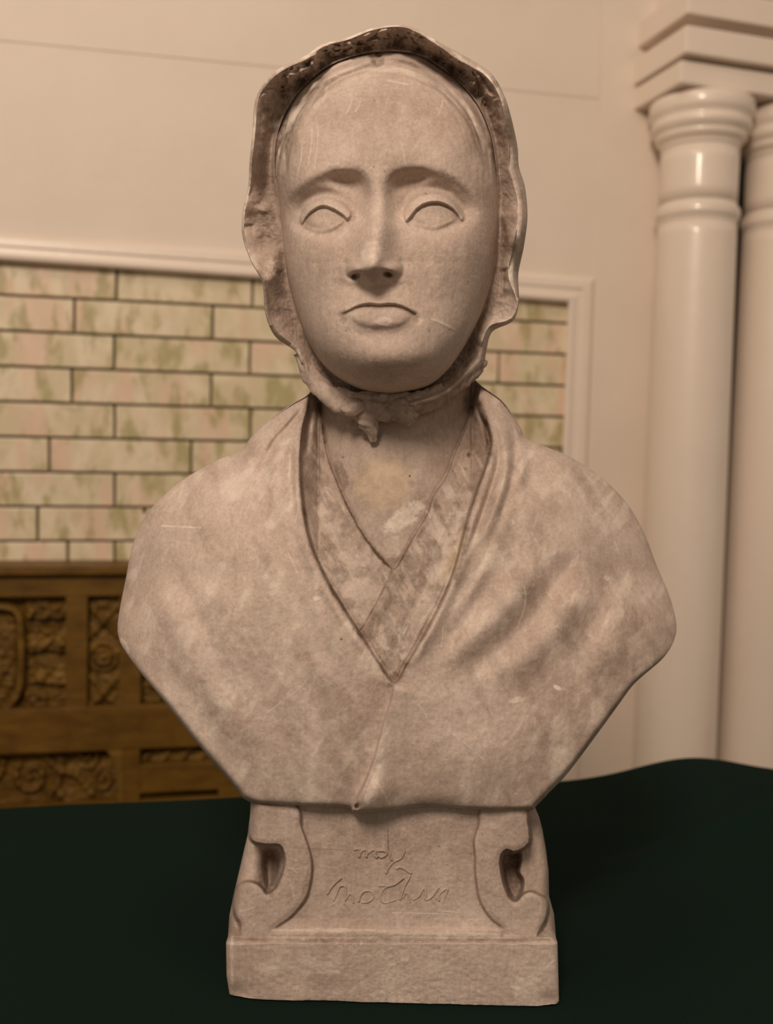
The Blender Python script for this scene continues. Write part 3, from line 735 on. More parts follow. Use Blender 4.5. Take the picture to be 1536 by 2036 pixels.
# ---- bonnet
sil = [(790, 50), (830, 58), (880, 88), (930, 115), (975, 145), (1000, 185), (1015, 230), (1028, 290), (1031, 330), (1043, 372), (1048, 430), (1041, 490), (1030, 545), (1031, 600), (1019, 638), (978, 660),
       (966, 700), (960, 726), (932, 752), (880, 790), (820, 808), (768, 812), (700, 806), (650, 790), (612, 762), (597, 720), (585, 697), (546, 668), (527, 622), (521, 562), (499, 520), (482, 470), (482, 420), (493, 372), (496, 320), (502, 260),
       (507, 200), (530, 158), (560, 133), (608, 110), (640, 88), (690, 74), (740, 56)]
rim = [(790, 54), (828, 64), (874, 94), (918, 124), (962, 150), (990, 188), (1003, 232), (1012, 290), (1012, 335), (1024, 380), (1029, 430), (1020, 490), (1010, 545), (1026, 600), (1014, 632), (972, 650),
       (955, 690), (945, 718), (922, 744), (880, 780), (820, 800), (768, 806), (700, 800), (652, 784), (618, 754), (602, 716), (590, 692), (552, 660), (532, 620), (526, 562), (504, 520), (487, 470), (487, 420), (498, 372), (501, 320), (507, 260),
       (513, 200), (535, 163), (565, 138), (610, 117), (643, 93), (692, 80), (740, 61)]
RS, RR_ = polar_outline(sil, *FC), polar_outline(rim, *FC)
def bonnet():
    nt = 1000; th = np.arange(nt)/nt*2*math.pi-math.pi
    rf, rs, rr = RF(th), RS(th), RR_(th)
    rr = np.minimum(rr, rs-4)
    ri = rf*0.972
    # relief levels round the head: deep beside the face, coming forward to the brim edge
    up = -np.sin(th); low = sm((np.sin(th)-0.55)/0.35)
    rimw = 78+18*np.sin(th*5+0.8)+12*np.sin(th*9+2.0)+9*np.sin(th*14+0.5)
    rimw = rimw*(1-0.35*low)+40*sm(up)-10
    deep = 12-10*low+26*sm(up*1.3)
    ns = 46
    secs = [(ri*0.985, deep-14)]
    amp = 1-low*0.6
    for k in range(ns+1):
        s = k/ns; R = ri+(rr-ri)*s
        w = deep+(rimw-deep)*(s**1.35)
        # ruffle folds crossing the brim
        w = w+amp*s*(9*np.sin(th*17+3*np.sin(th*4)+s*1.5)*vnoise(th*3+20, 3.3)+6*vnoise(th*6+30, s*2))
        w = w+(12+4*sm(up))*np.exp(-(s/0.14)**2)
        secs.append((R, w))
    nn = 6
    for k in range(1, nn+1):                   # rounded brim edge
        a = k/nn*math.pi; secs.append((rr+(rs-rr)*0.5*(1-np.cos(a))*np.where(rs-rr > 8, 0.55, 1.0), rimw+4*np.sin(a)-10*(k/nn)))
    R0, w0 = secs[-1]
    for t in np.linspace(0, 1, 16)[1:]:        # outside of the brim running back over the crown
        R = R0+(rs-R0)*np.sin(min(1, t*2.2)*math.pi/2); secs.append((R, w0-t*85))
    Rb = secs[-1][0]; wb_ = secs[-1][1]
    crown = 1+0.0*th
    for t in np.linspace(0, 1, 26)[1:]:
        a = t*math.pi/2; secs.append((Rb*np.cos(a)**0.8*(1-0.0*low)+1e-3, wb_-(wb_+345)*np.sin(a)))
    R = np.array([s[0] for s in secs]); W = np.array([s[1] for s in secs]); TH = np.tile(th, (len(secs), 1))
    si = np.arange(len(secs))[:, None]-1
    X = FC[0]+R*np.cos(TH); Y = FC[1]+R*np.sin(TH)
    inn = (si <= ns+2)
    sfr = np.clip(si/ns, 0, 1)
    # chipped, cracked inner plaster
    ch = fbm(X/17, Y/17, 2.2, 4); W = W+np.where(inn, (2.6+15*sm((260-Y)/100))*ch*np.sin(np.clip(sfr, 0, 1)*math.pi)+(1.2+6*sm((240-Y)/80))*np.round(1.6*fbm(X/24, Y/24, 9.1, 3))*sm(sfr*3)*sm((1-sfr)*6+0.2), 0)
    W = W+(0.8+1.0*sm((240-Y)/80))*fbm(X/6, Y/6, 5.5, 3)*np.where(si < ns+20, 1, 0.3)
    # tall fold at the upper left, notch at the top
    def ff(pts, h, a, b): return fold(X, Y, pts, h, a, b, .1)*np.where(si <= ns, 1, 0)
    W = W+ff([(648, 75), (628, 105), (622, 128), (600, 142), (560, 158)], 26, 5, 12)+ff([(640, 95), (632, 118), (640, 138)], -14, 8, 5)
    W = W+ff([(815, 62), (840, 85), (870, 112)], 12, 8, 5)+ff([(930, 125), (905, 150), (890, 165)], -12, 8, 8)+ff([(960, 150), (975, 175), (985, 200)], -12, 7, 7)
    W = W+ff([(522, 560), (545, 540), (548, 470), (520, 400)], 14, 12, 14)+ff([(1010, 560), (990, 590), (975, 640), (950, 690)], 12, 7, 12)+ff([(1022, 520), (1005, 545), (998, 600)], -10, 7, 7)
    W = W+ff([(548, 250), (530, 330), (525, 420)], -10, 12, 14)+ff([(1000, 420), (1010, 480), (1000, 540)], 10, 6, 12)
    Rw = R*(1+0.0*TH)
    Vb = P(FC[0]+Rw*np.cos(TH), FC[1]+Rw*np.sin(TH), W)
    ns_, nt_ = R.shape
    V = np.vstack([Vb.reshape(-1, 3), Vb[-1].mean(0)[None]])
    i = np.arange(ns_-1)[:, None]; j = np.arange(nt_)[None]
    q = np.stack([i*nt_+j, i*nt_+(j+1) % nt_, (i+1)*nt_+(j+1) % nt_, (i+1)*nt_+j], -1).reshape(-1, 4)
    j = np.arange(nt_); t = np.stack([np.full(nt_, len(V)-1), (ns_-1)*nt_+j, (ns_-1)*nt_+(j+1) % nt_], -1)
    x = np.concatenate([X.ravel(), [FC[0]]]); y = np.concatenate([Y.ravel(), [FC[1]]])
    st = blank(len(V)); sf = np.concatenate([np.broadcast_to(sfr, R.shape).ravel(), [1]]); innf = np.concatenate([np.broadcast_to(inn, R.shape).ravel(), [False]])
    st[:, 0] = np.where(innf, 0.42*sm((1-sf)*1.6)+0.16*sm((260-y)/120)+0.22*sm(fbm(x/20, y/20, 7.7, 3)*1.6), 0.06)  # brim interior shaded in colour, deepest beside the face, plus random grime
    edge = np.concatenate([np.broadcast_to(np.exp(-((si-ns-3)/5.0)**2), R.shape).ravel(), [0]])
    st[:, 1] = edge*sm(0.62+fbm(x/26, y/26, 2.7, 3)*1.2)*0.95
    blot(st, x, y, 1, 598, 136, 24, 8, 0.8, -25); blot(st, x, y, 1, 765, 82, 16, 4, 0.6); blot(st, x, y, 1, 700, 90, 20, 4, 0.5, 12); blot(st, x, y, 1, 1000, 220, 8, 40, 0.5); blot(st, x, y, 1, 540, 560, 12, 50, 0.4); blot(st, x, y, 1, 1010, 590, 9, 40, 0.5)
    blot(st, x, y, 0, 985, 168, 10, 8, 0.6); blot(st, x, y, 0, 930, 700, 26, 36, 0.65, 35); blot(st, x, y, 0, 545, 440, 12, 60, 0.35)
    N = vnormals(V, q, t)
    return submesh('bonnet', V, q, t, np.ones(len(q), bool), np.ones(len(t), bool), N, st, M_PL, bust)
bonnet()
# small stud above the parting
# ---- torso: neck, dress collar, shawl
TCN = (782, 1165)
tor = [(614, 782), (640, 745), (700, 738), (782, 735), (880, 738), (930, 745), (958, 768), (998, 797), (1032, 846), (1050, 873), (1125, 905), (1190, 945), (1245, 1000), (1280, 1060), (1305, 1125), (1330, 1185), (1343, 1235), (1341, 1268), (1318, 1308), (1262, 1358),
       (1230, 1400), (1190, 1455), (1130, 1535), (1095, 1572), (1066, 1602), (1050, 1611), (960, 1612), (860, 1606), (800, 1610), (750, 1617), (700, 1616), (690, 1608), (600, 1604), (520, 1600), (488, 1590), (470, 1570),
       (400, 1488), (332, 1402), (285, 1345), (252, 1300), (236, 1268), (235, 1230), (250, 1150), (262, 1090), (280, 1042), (310, 1000), (362, 955), (430, 916), (478, 895), (500, 868), (535, 835), (580, 803)]
RT = polar_outline(tor, *TCN)
neckline = [(630, 640), (634, 800), (641, 850), (650, 905), (668, 955), (685, 995), (710, 1045), (740, 1090), (768, 1122), (784, 1132), (798, 1112), (822, 1068), (848, 1025), (862, 985), (888, 945), (905, 900), (922, 860), (936, 810), (940, 640)]
opening = [(612, 640), (614, 790), (602, 850), (597, 920), (602, 1000), (616, 1075), (648, 1150), (690, 1220), (722, 1270), (756, 1322), (784, 1358), (810, 1318), (842, 1262), (872, 1205), (898, 1145), (915, 1085), (930, 1030), (948, 975), (966, 925), (976, 885), (968, 845), (950, 800), (945, 640)]
def tor_fields(x, y):
    a = psd(x, y, neckline, 200); b = psd(x, y, opening, 200); return a, b
_tf = {}
def torso_depth(x, y, r, th):
    a, b = tor_fields(x, y); _tf['a'], _tf['b'] = a, b
    tx = np.clip(np.abs(x-785)/572, 0, 1)
    Pv = tabs(y, [(735, -35), (780, -12), (830, 25), (900, 66), (1000, 112), (1100, 142), (1200, 162), (1300, 178), (1400, 188), (1500, 188), (1560, 182), (1620, 172)], 30)
    wsh = Pv-190*(1-np.sqrt(np.clip(1-tx**2.5, 0, 1)))
    # neck roll of the shawl
    tn = np.clip(np.abs(x-785)/152, 0, 1)
    Pn = tabs(y, [(735, 22), (800, 24), (860, 28), (930, 44), (1000, 64), (1130, 104), (1200, 120)], 20)
    wn = Pn-150*(1-np.sqrt(np.clip(1-tn**2.1, 0, 1)))
    wn += G(x, y, 770, 1010, 60, 70, 3)+fold(x, y, [(690, 830), (735, 930), (770, 1060)], 4, 16, 16)+fold(x, y, [(880, 830), (840, 930), (800, 1050)], 4, 16, 16)
    wn += 1.2*fbm(x/22, y/22, 8.1, 4)
    ai = np.clip(-a, 0.5, 200); bi = np.clip(b, 0.5, 200)
    wc = (bi*(wn+15)+ai*(wsh-24))/(ai+bi)
    wc = np.maximum(wc, wn+5)
    # crossing of the collar: viewer's right panel lies over the left
    d, s, t = cd(x, y, [(784, 1120), (770, 1155), (748, 1198), (724, 1240), (708, 1262)], 120); sd = d*s
    rp = inside(x, y, [(784, 1110), (770, 1155), (748, 1198), (724, 1240), (708, 1270), (720, 1300), (784, 1400), (1100, 1200), (1050, 700), (930, 700), (905, 900), (862, 985), (822, 1068)])
    wc += np.where(rp, 7*np.exp(-d/70), -2.0)*np.where(d < 3, d/3, 1)+np.where(rp, 0, 0)
    # fabric pleats on the collar panels
    wc += 2.2*np.sin((x*0.85+y*0.42)/7.5+2*fbm(x/50, y/90))*sm(bi/12)*sm(ai/12)*np.where(rp, 1, 0.3)
    wc += fold(x, y, [(622, 830), (625, 880), (645, 950)], 8, 7, 7)+fold(x, y, [(945, 880), (920, 970), (880, 1060), (850, 1130)], 6, 9, 14)+1.5*fbm(x/12, y/26, 6.6, 4)
    # shawl forms
    sh = wsh
    sh = sh+9*np.exp(-((-b-13)/12.0)**2)*sm((1340-y)/80)+3*np.exp(-((-b-40)/12.0)**2)*sm((1200-y)/200)
    L = [
        ([(604, 792), (575, 835), (555, 900), (545, 970), (548, 1050)], 11, 12, 20), ([(590, 802), (545, 848), (505, 905), (485, 960)], 9, 14, 16), ([(596, 805), (584, 860), (580, 930), (588, 1010), (620, 1110)], -6, 8, 8),
        ([(560, 840), (528, 900), (512, 960)], -7, 9, 9), ([(612, 796), (592, 824), (566, 854), (542, 884), (528, 920)], -17, 5, 14), ([(958, 790), (990, 815), (1018, 850), (1030, 900)], -8, 12, 5), ([(598, 860), (588, 940), (596, 1030), (625, 1120)], 7, 8, 12),
        ([(480, 1000), (520, 1150), (600, 1300), (690, 1410)], 5, 40, 30), ([(575, 1080), (620, 1200), (700, 1320), (745, 1390)], 5, 22, 26),
        ([(300, 1080), (330, 1200), (400, 1330), (480, 1440), (560, 1530)], 7, 50, 30), ([(270, 1290), (350, 1360), (430, 1470), (500, 1560)], -4, 30, 30),
        # right side
        ([(962, 790), (1000, 860), (1006, 930), (985, 1010), (950, 1090)], 13, 10, 16), ([(975, 785), (1025, 860), (1040, 920), (1030, 990)], 9, 12, 14), ([(968, 800), (985, 860), (988, 920), (965, 1000), (935, 1080), (905, 1150)], -8, 7, 7),
        ([(1010, 830), (1022, 900), (1012, 970), (985, 1060)], -8, 8, 9), ([(1020, 940), (1000, 1050), (950, 1150), (900, 1230)], 5, 12, 14),
        ([(1045, 880), (1052, 930), (1040, 985)], -4, 12, 12),
        ([(1150, 1080), (1120, 1130), (1070, 1210), (1020, 1265), (950, 1320), (900, 1350)], -15, 26, 22), ([(1060, 1080), (1045, 1150), (1000, 1210), (930, 1280), (870, 1330)], 12, 26, 26),
        ([(1165, 1150), (1120, 1230), (1060, 1300), (980, 1370)], 9, 26, 26), ([(1215, 1120), (1200, 1190), (1160, 1270), (1130, 1350)], -9, 28, 24), ([(1265, 1120), (1260, 1200), (1215, 1290), (1150, 1370)], 8, 34, 30),
        ([(985, 1120), (960, 1180), (905, 1260), (850, 1330)], -6, 16, 16), ([(1310, 1180), (1290, 1260), (1230, 1330)], 5, 26, 24), ([(1100, 1420), (1000, 1480), (880, 1540)], 6, 50, 50), ([(950, 1010), (930, 1090), (890, 1180), (840, 1280), (800, 1345)], 6, 10, 9)]
    for pts, h, wr, wl in L: sh = sh+fold(x, y, pts, h*(1.35 if pts[0][1] < 900 else 1.15), wr, wl, .25)
    # overlap seam below the V with the swelling hem end
    seam = [(784, 1358), (774, 1400), (757, 1455), (742, 1510), (722, 1560), (700, 1606), (698, 1630)]
    d, s, t = cd(x, y, seam, 110); sd = d*s                           # sd>0: viewer's left of the seam
    amp_ = 10+8*sm((t-0.3)/0.5)
    right = sd < 0
    sh = sh+np.where(right, amp_*np.exp(-(d/(26+20*t))**2), -amp_*0.55*np.exp(-(d/32)**2))*np.clip(d/3.0, -1, 1)*sm(t/0.05)
    sh = sh+G(x, y, 752, 1580, 26, 40, 22, 15)+G(x, y, 722, 1592, 20, 24, 10)+G(x, y, 708, 1604, 5, 5, -22)+G(x, y, 870, 1606, 60, 16, -14)+G(x, y, 640, 1500, 60, 90, 5)+G(x, y, 560, 1606, 60, 14, -4)
    sh = sh+G(x, y, 735, 1450, 26, 60, -5, 12)
    sh = sh+2.2*fbm(x/90, y/90, 3.3, 3)+0.8*fbm(x/16, y/16, 1.3, 3)
    # dark cleft between collar and neck roll
    cl = fold(x, y, [(945, 790), (958, 830), (972, 870), (973, 900)], -26, 7, 7, .2)+fold(x, y, [(622, 800), (612, 850), (606, 910)], -18, 6, 7, .2)
    wq = wsh*0+np.where(b > 0, 0, 0)
    m1 = sm((b+2.5)/5.0); m2 = sm((a+2.0)/4.0)
    w = sh*(1-m1)+wc*m1; w = w*(1-m2)+(wn-1)*m2
    w = w-3*np.exp(-((b-4)/4.0)**2)*(1-m2)-1.5*np.exp(-((a-3.5)/3.5)**2)
    w = w+cl*(1-m2)
    # round off at the outline
    low = sm((y-1130)/230.0)
    n = 5.0*np.exp(low*3.5)
    we = -45*(1-low)+60*low
    k = np.sqrt(np.clip(1-r**n, 0, 1))
    return we+(w-we)*k
V, q4, t3, vx, vy = polar_shell(TCN[0], TCN[1], RT, 1500, 300, torso_depth,
                                back=[(0.995, -20), (0.985, -80), (0.96, -150), (0.88, -210), (0.6, -250), (0.25, -262)])
a, b = psd(vx, vy, neckline, 60), psd(vx, vy, opening, 60)
st = blank(len(V)); front = np.arange(len(V)) < 1+1500*300
nz = fbm(vx/30, vy/30, 6.1, 4)
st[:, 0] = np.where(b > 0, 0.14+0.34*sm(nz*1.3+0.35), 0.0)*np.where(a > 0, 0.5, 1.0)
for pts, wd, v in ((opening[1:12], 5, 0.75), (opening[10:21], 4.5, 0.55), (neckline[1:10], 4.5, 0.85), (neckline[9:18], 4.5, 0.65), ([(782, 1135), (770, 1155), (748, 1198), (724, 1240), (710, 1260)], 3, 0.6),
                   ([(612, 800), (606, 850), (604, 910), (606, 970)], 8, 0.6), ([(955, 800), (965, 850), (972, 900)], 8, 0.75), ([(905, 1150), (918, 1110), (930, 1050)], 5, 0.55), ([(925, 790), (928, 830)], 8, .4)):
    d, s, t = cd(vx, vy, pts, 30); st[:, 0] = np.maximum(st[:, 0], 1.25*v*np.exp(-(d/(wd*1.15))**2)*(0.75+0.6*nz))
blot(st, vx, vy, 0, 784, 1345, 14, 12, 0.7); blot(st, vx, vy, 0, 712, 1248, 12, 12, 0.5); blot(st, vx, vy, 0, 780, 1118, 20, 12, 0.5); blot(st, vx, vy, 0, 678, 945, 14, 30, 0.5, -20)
blot(st, vx, vy, 0, 720, 900, 40, 60, 0.13); blot(st, vx, vy, 0, 818, 962, 9, 8, 0.45, 0, 0); blot(st, vx, vy, 0, 931, 905, 3.5, 6, 1.0, 0, 0); blot(st, vx, vy, 0, 925, 932, 3, 4, 0.6, 0, 0); blot(st, vx, vy, 0, 814, 946, 2.5, 2.5, 0.9, 0, 0); blot(st, vx, vy, 0, 681, 909, 2.5, 2.5, 0.9, 0, 0); blot(st, vx, vy, 0, 678, 1271, 2.5, 2.5, 0.9, 0, 0)
blot(st, vx, vy, 0, 707, 1604, 6, 5, 0.9, 0, 0)
blot(st, vx, vy, 2, 765, 960, 60, 55, 0.55, 0, .8); blot(st, vx, vy, 1, 805, 1028, 50, 20, 1.0, -38, 1.0); blot(st, vx, vy, 1, 780, 1085, 18, 22, 0.35, 0, 1.6)
blot(st, vx, vy, 1, 895, 1050, 16, 75, 0.55, 28, 1.4); blot(st, vx, vy, 1, 870, 1130, 14, 80, 0.5, 25, 1.4); blot(st, vx, vy, 1, 770, 1290, 36, 46, 0.55, 0, 1.8); blot(st, vx, vy, 1, 845, 1240, 8, 60, 0.55, 30, 1.5)
blot(st, vx, vy, 1, 700, 1150, 34, 60, 0.30, -25, 2); blot(st, vx, vy, 2, 900, 1110, 14, 60, 0.5, 25, 1.0)
blot(st, vx, vy, 1, 438, 1395, 34, 12, 0.38, 38, .6); blot(st, vx, vy, 1, 742, 1560, 9, 50, 0.5, 22, 1.2); blot(st, vx, vy, 1, 628, 1160, 6, 14, 0.6, 0, 1); blot(st, vx, vy, 1, 630, 1190, 8, 5, 0.6, 0, 1)
blot(st, vx, vy, 1, 1108, 1368, 10, 5, 0.8, 30, .5); blot(st, vx, vy, 1, 1028, 1392, 18, 6, 0.7, -12, .5); blot(st, vx, vy, 1, 1206, 1150, 7, 5, 0.8, 40, .5); blot(st, vx, vy, 1, 1160, 1045, 60, 80, 0.16, 0, 1); blot(st, vx, vy, 1, 247, 1285, 8, 18, 0.7, -25, .6)
blot(st, vx, vy, 1, 890, 1420, 120, 80, 0.15, 0, 1.6); blot(st, vx, vy, 1, 1010, 1210, 25, 60, 0.18, 35, 1); blot(st, vx, vy, 1, 600, 1370, 120, 70, 0.13, 0, 1.5)
for a_, b_, v_ in (((322, 1046), (398, 1050), .9), ((1042, 1168), (1044, 1195), .8), ((1046, 1190), (1028, 1250), 1.0), ((1020, 1180), (1046, 1180), .5), ((1028, 1168), (1034, 1172), .5), ((570, 1390), (610, 1352), .5), ((530, 1418), (560, 1395), .5),
                   ((600, 910), (595, 925), .8), ((592, 1000), (585, 1040), .4), ((572, 1100), (590, 1140), .6), ((455, 1360), (450, 1385), .6), ((470, 1362), (462, 1392), .5), ((370, 1400), (410, 1420), .5), ((830, 1400), (850, 1430), .45), ((900, 1460), (960, 1510), .4),
                   ((846, 1015), (856, 1030), .9), ((680, 1005), (682, 1015), .9), ((1018, 1035), (1020, 1042), .7), ((880, 1250), (876, 1285), .7), ((862, 1262), (850, 1290), .5), ((340, 1075), (380, 1082), .2), ((1222, 1078), (1228, 1100), .5), ((1288, 1315), (1296, 1330), .6), ((1296, 1165), (1302, 1175), .5),
                   ((575, 905), (573, 950), .6), ((668, 1100), (700, 1150), .4), ((690, 1110), (730, 1160), .35), ((742, 1545), (775, 1600), .6), ((560, 1160), (600, 1230), .25), ((420, 1130), (470, 1210), .25), ((480, 1140), (500, 1190), .3), ((640, 1350), (672, 1370), .4)):
    scr(st, vx, vy, a_, b_, v_, 1.5)
rs_ = np.random.RandomState(5)                 # small random nicks
for k in range(70):
    x0, y0 = rs_.uniform(300, 1290), rs_.uniform(960, 1580); an = rs_.normal(1.0, 0.6); L_ = rs_.uniform(5, 22)
    scr(st, vx, vy, (x0, y0), (x0+L_*math.cos(an), y0+L_*math.sin(an)), rs_.uniform(0.15, 0.45), 1.2)
# worn, streaky paint and dirt on collar and shawl, collar darker towards its top
al_, ac_ = vx*-0.45+vy*0.89, vx*0.89+vy*0.45
rpan = sm((ac_-(1290-0.02*vy)+18)/30)*sm(b/8)*sm(-a/6)
st[:, 1] = np.maximum(st[:, 1], 0.80*rpan*sm(0.15+1.9*fbm(ac_/16.0, al_/80.0, 3.0, 4)))
lpan = (1-sm((ac_-1272)/20))*sm(b/8)*sm(-a/6); al2, ac2 = vx*0.5+vy*0.86, vx*0.86-vy*0.5
st[:, 1] = np.maximum(st[:, 1], 0.45*lpan*sm(1.9*fbm(ac2/12.0, al2/70.0, 8.0, 4)-0.1))
st[:, 0] = np.maximum(st[:, 0], 0.55*lpan*sm(1.6*fbm(ac2/20.0+9, al2/60.0, 5.0, 4)-0.05))
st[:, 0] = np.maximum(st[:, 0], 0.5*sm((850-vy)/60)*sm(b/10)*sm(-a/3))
sidr = sm((ac_-1250)/400)
shm = sm(-b/6)
st[:, 0] = np.maximum(st[:, 0], 0.22*shm*sm(1.5*fbm(ac2/26.0, al2/110.0, 1.0, 4)))
st[:, 1] = np.maximum(st[:, 1], 0.38*shm*sm(1.8*fbm(ac_/22.0+3, al_/60.0, 7.0, 5)-0.35))
N = vnormals(V, q4, t3)
cxq, cyq = vx[q4].mean(1), vy[q4].mean(1); isf_q = (q4 < 1+1500*300).all(1)
aq, bq = a[q4].mean(1), b[q4].mean(1); aq[~isf_q] = -60; bq[~isf_q] = -60
at_, bt_ = a[t3].mean(1), b[t3].mean(1); tf = (t3 < 1+1500*300).all(1); at_[~tf] = -60; bt_[~tf] = -60
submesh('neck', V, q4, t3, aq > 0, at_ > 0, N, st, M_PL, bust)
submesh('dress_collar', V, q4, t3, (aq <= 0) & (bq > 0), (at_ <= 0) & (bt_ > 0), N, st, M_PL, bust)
submesh('shawl', V, q4, t3, (aq <= 0) & (bq <= 0), (at_ <= 0) & (bt_ <= 0), N, st, M_PL, bust)
# ---- bonnet ties under the chin
def tube(name, pts, parent, nseg=28, lump=3.0, flat=0.7, sub=3.0, seed=0.0):
    """pts: (px,py,w,radius px)"""
    c_ = spline([(p[0], p[1], p[2], p[3]) for p in pts], False, sub); n = len(c_); V = []; st = []
    tg = np.gradient(c_[:, :2], axis=0); tg /= np.maximum(np.linalg.norm(tg, axis=1, keepdims=True), 1e-6)
    A = np.arange(nseg)/nseg*2*math.pi
    for i in range(n):
        px, py, w_, r_ = c_[i]; nx, ny = -tg[i, 1], tg[i, 0]
        rr = r_*(1+0.0*A)+lump*fbm(np.cos(A)*1.3+i*sub/14.0+seed, np.sin(A)*1.3+seed, 0, 3)
        V.append(P(px+nx*rr*np.cos(A), py+ny*rr*np.cos(A), w_+flat*rr*np.sin(A)))
        st.append(np.stack([np.full(nseg, 0.18 if px < 735 else 0.34)+0.35*np.clip(fbm(A*2, i/6.0+seed, 0, 2), 0, 1), 0.5*np.clip(fbm(A*1.5+9, i/5.0+seed, 1.0, 3), 0, 1)*np.clip(np.sin(A), 0, 1), np.zeros(nseg)], -1))
    V = np.array(V); V0 = V.reshape(-1, 3); k = len(V0); V0 = np.vstack([V0, V[0].mean(0), V[-1].mean(0)])
    i = np.arange(n-1)[:, None]; j = np.arange(nseg)[None]
    q = np.stack([i*nseg+j, (i+1)*nseg+j, (i+1)*nseg+(j+1) % nseg, i*nseg+(j+1) % nseg], -1).reshape(-1, 4)
    j = np.arange(nseg); t = np.vstack([np.stack([np.full(nseg, k), j, (j+1) % nseg], -1), np.stack([np.full(nseg, k+1), (n-1)*nseg+(j+1) % nseg, (n-1)*nseg+j], -1)])
    return V0, q, t, np.vstack([np.array(st).reshape(-1, 3), [[0.2, 0, 0], [0.2, 0, 0]]])
def joined(name, parts, mat, parent):
    Vs, Qs, Ts, Ss = [], [], [], []; o = 0
    for V, q, t, s in parts: Vs.append(V); Qs.append(q+o); Ts.append(t+o); Ss.append(s); o += len(V)
    me = raw_mesh(name, np.vstack(Vs), [np.vstack(Qs), np.vstack(Ts)], True, np.vstack(Ss)); return adopt(link(name, me, mat), parent)
joined('bonnet_ties', [
    tube('', [(596, 700, 10, 12), (612, 735, 14, 17), (632, 765, 24, 20), (660, 790, 34, 22), (692, 808, 46, 22), (722, 818, 52, 18)], None, seed=1.0),
    tube('', [(690, 790, 40, 16), (700, 808, 62, 22), (712, 824, 58, 16)], None, seed=2.0, lump=6),
    tube('', [(715, 815, 50, 18), (730, 835, 50, 19), (738, 858, 44, 13), (739, 880, 38, 5)], None, seed=3.0, lump=4),
    tube('', [(716, 806, 46, 22), (745, 816, 48, 22), (775, 820, 48, 22), (800, 815, 48, 22)], None, seed=4.0, lump=4),
    tube('', [(780, 790, 46, 12), (792, 808, 58, 22), (806, 826, 56, 20), (824, 838, 48, 12)], None, seed=5.0, lump=6),
    tube('', [(800, 806, 40, 20), (835, 800, 26, 22), (870, 788, 14, 20), (905, 764, 8, 18), (938, 738, 6, 18), (956, 710, 0, 12)], None, seed=6.0, lump=5),
    tube('', [(668, 778, 34, 10), (700, 788, 50, 12), (740, 790, 54, 10), (790, 792, 52, 12), (840, 786, 46, 12), (880, 768, 34, 10)], None, seed=7.0, lump=4)], M_PL, bust)
# ---- pedestal
PC = (780, 1735)
ped = [(498, 1590), (1058, 1590), (1059, 1610), (1071, 1624), (1078, 1650), (1085, 1690), (1090, 1732), (1091, 1782), (1101, 1818), (1106, 1880), (452, 1880), (456, 1820), (464, 1780), (478, 1720), (492, 1660), (497, 1620)]
RPd = polar_outline(ped, *PC, smooth=False)
scL = [(498, 1596), (587, 1600), (601, 1647), (614, 1683), (621, 1718), (618, 1754), (607, 1789), (578, 1824), (543, 1852), (541, 1885), (478, 1885), (476, 1841), (468, 1825), (463, 1804), (463, 1782), (471, 1761), (493, 1751), (513, 1757), (524, 1767), (531, 1776), (544, 1768), (553, 1754), (561, 1732), (565, 1711), (562, 1695), (555, 1682), (530, 1681), (507, 1677), (497, 1668), (493, 1647)]
scR = [(962, 1600), (1040, 1602), (1052, 1640), (1055, 1668), (1050, 1681), (1034, 1692), (1018, 1695), (1007, 1691), (998, 1700), (995, 1718), (998, 1740), (1004, 1764), (1014, 1785), (1025, 1791), (1038, 1777), (1055, 1771), (1072, 1778), (1087, 1787), (1091, 1804), (1085, 1832), (1070, 1860), (1068, 1885), (1002, 1885), (998, 1848), (977, 1829), (961, 1808), (950, 1782), (944, 1740), (943, 1704), (941, 1670), (950, 1640)]
holL = [(522, 1683), (556, 1684), (564, 1700), (565, 1714), (555, 1748), (532, 1776), (524, 1762), (519, 1735), (518, 1705)]
holR = [(998, 1700), (1007, 1692), (1018, 1696), (1034, 1693), (1035, 1718), (1032, 1734), (1041, 1750), (1038, 1774), (1025, 1790), (1014, 1784), (1004, 1764), (998, 1740), (995, 1718)]
_pf = {}
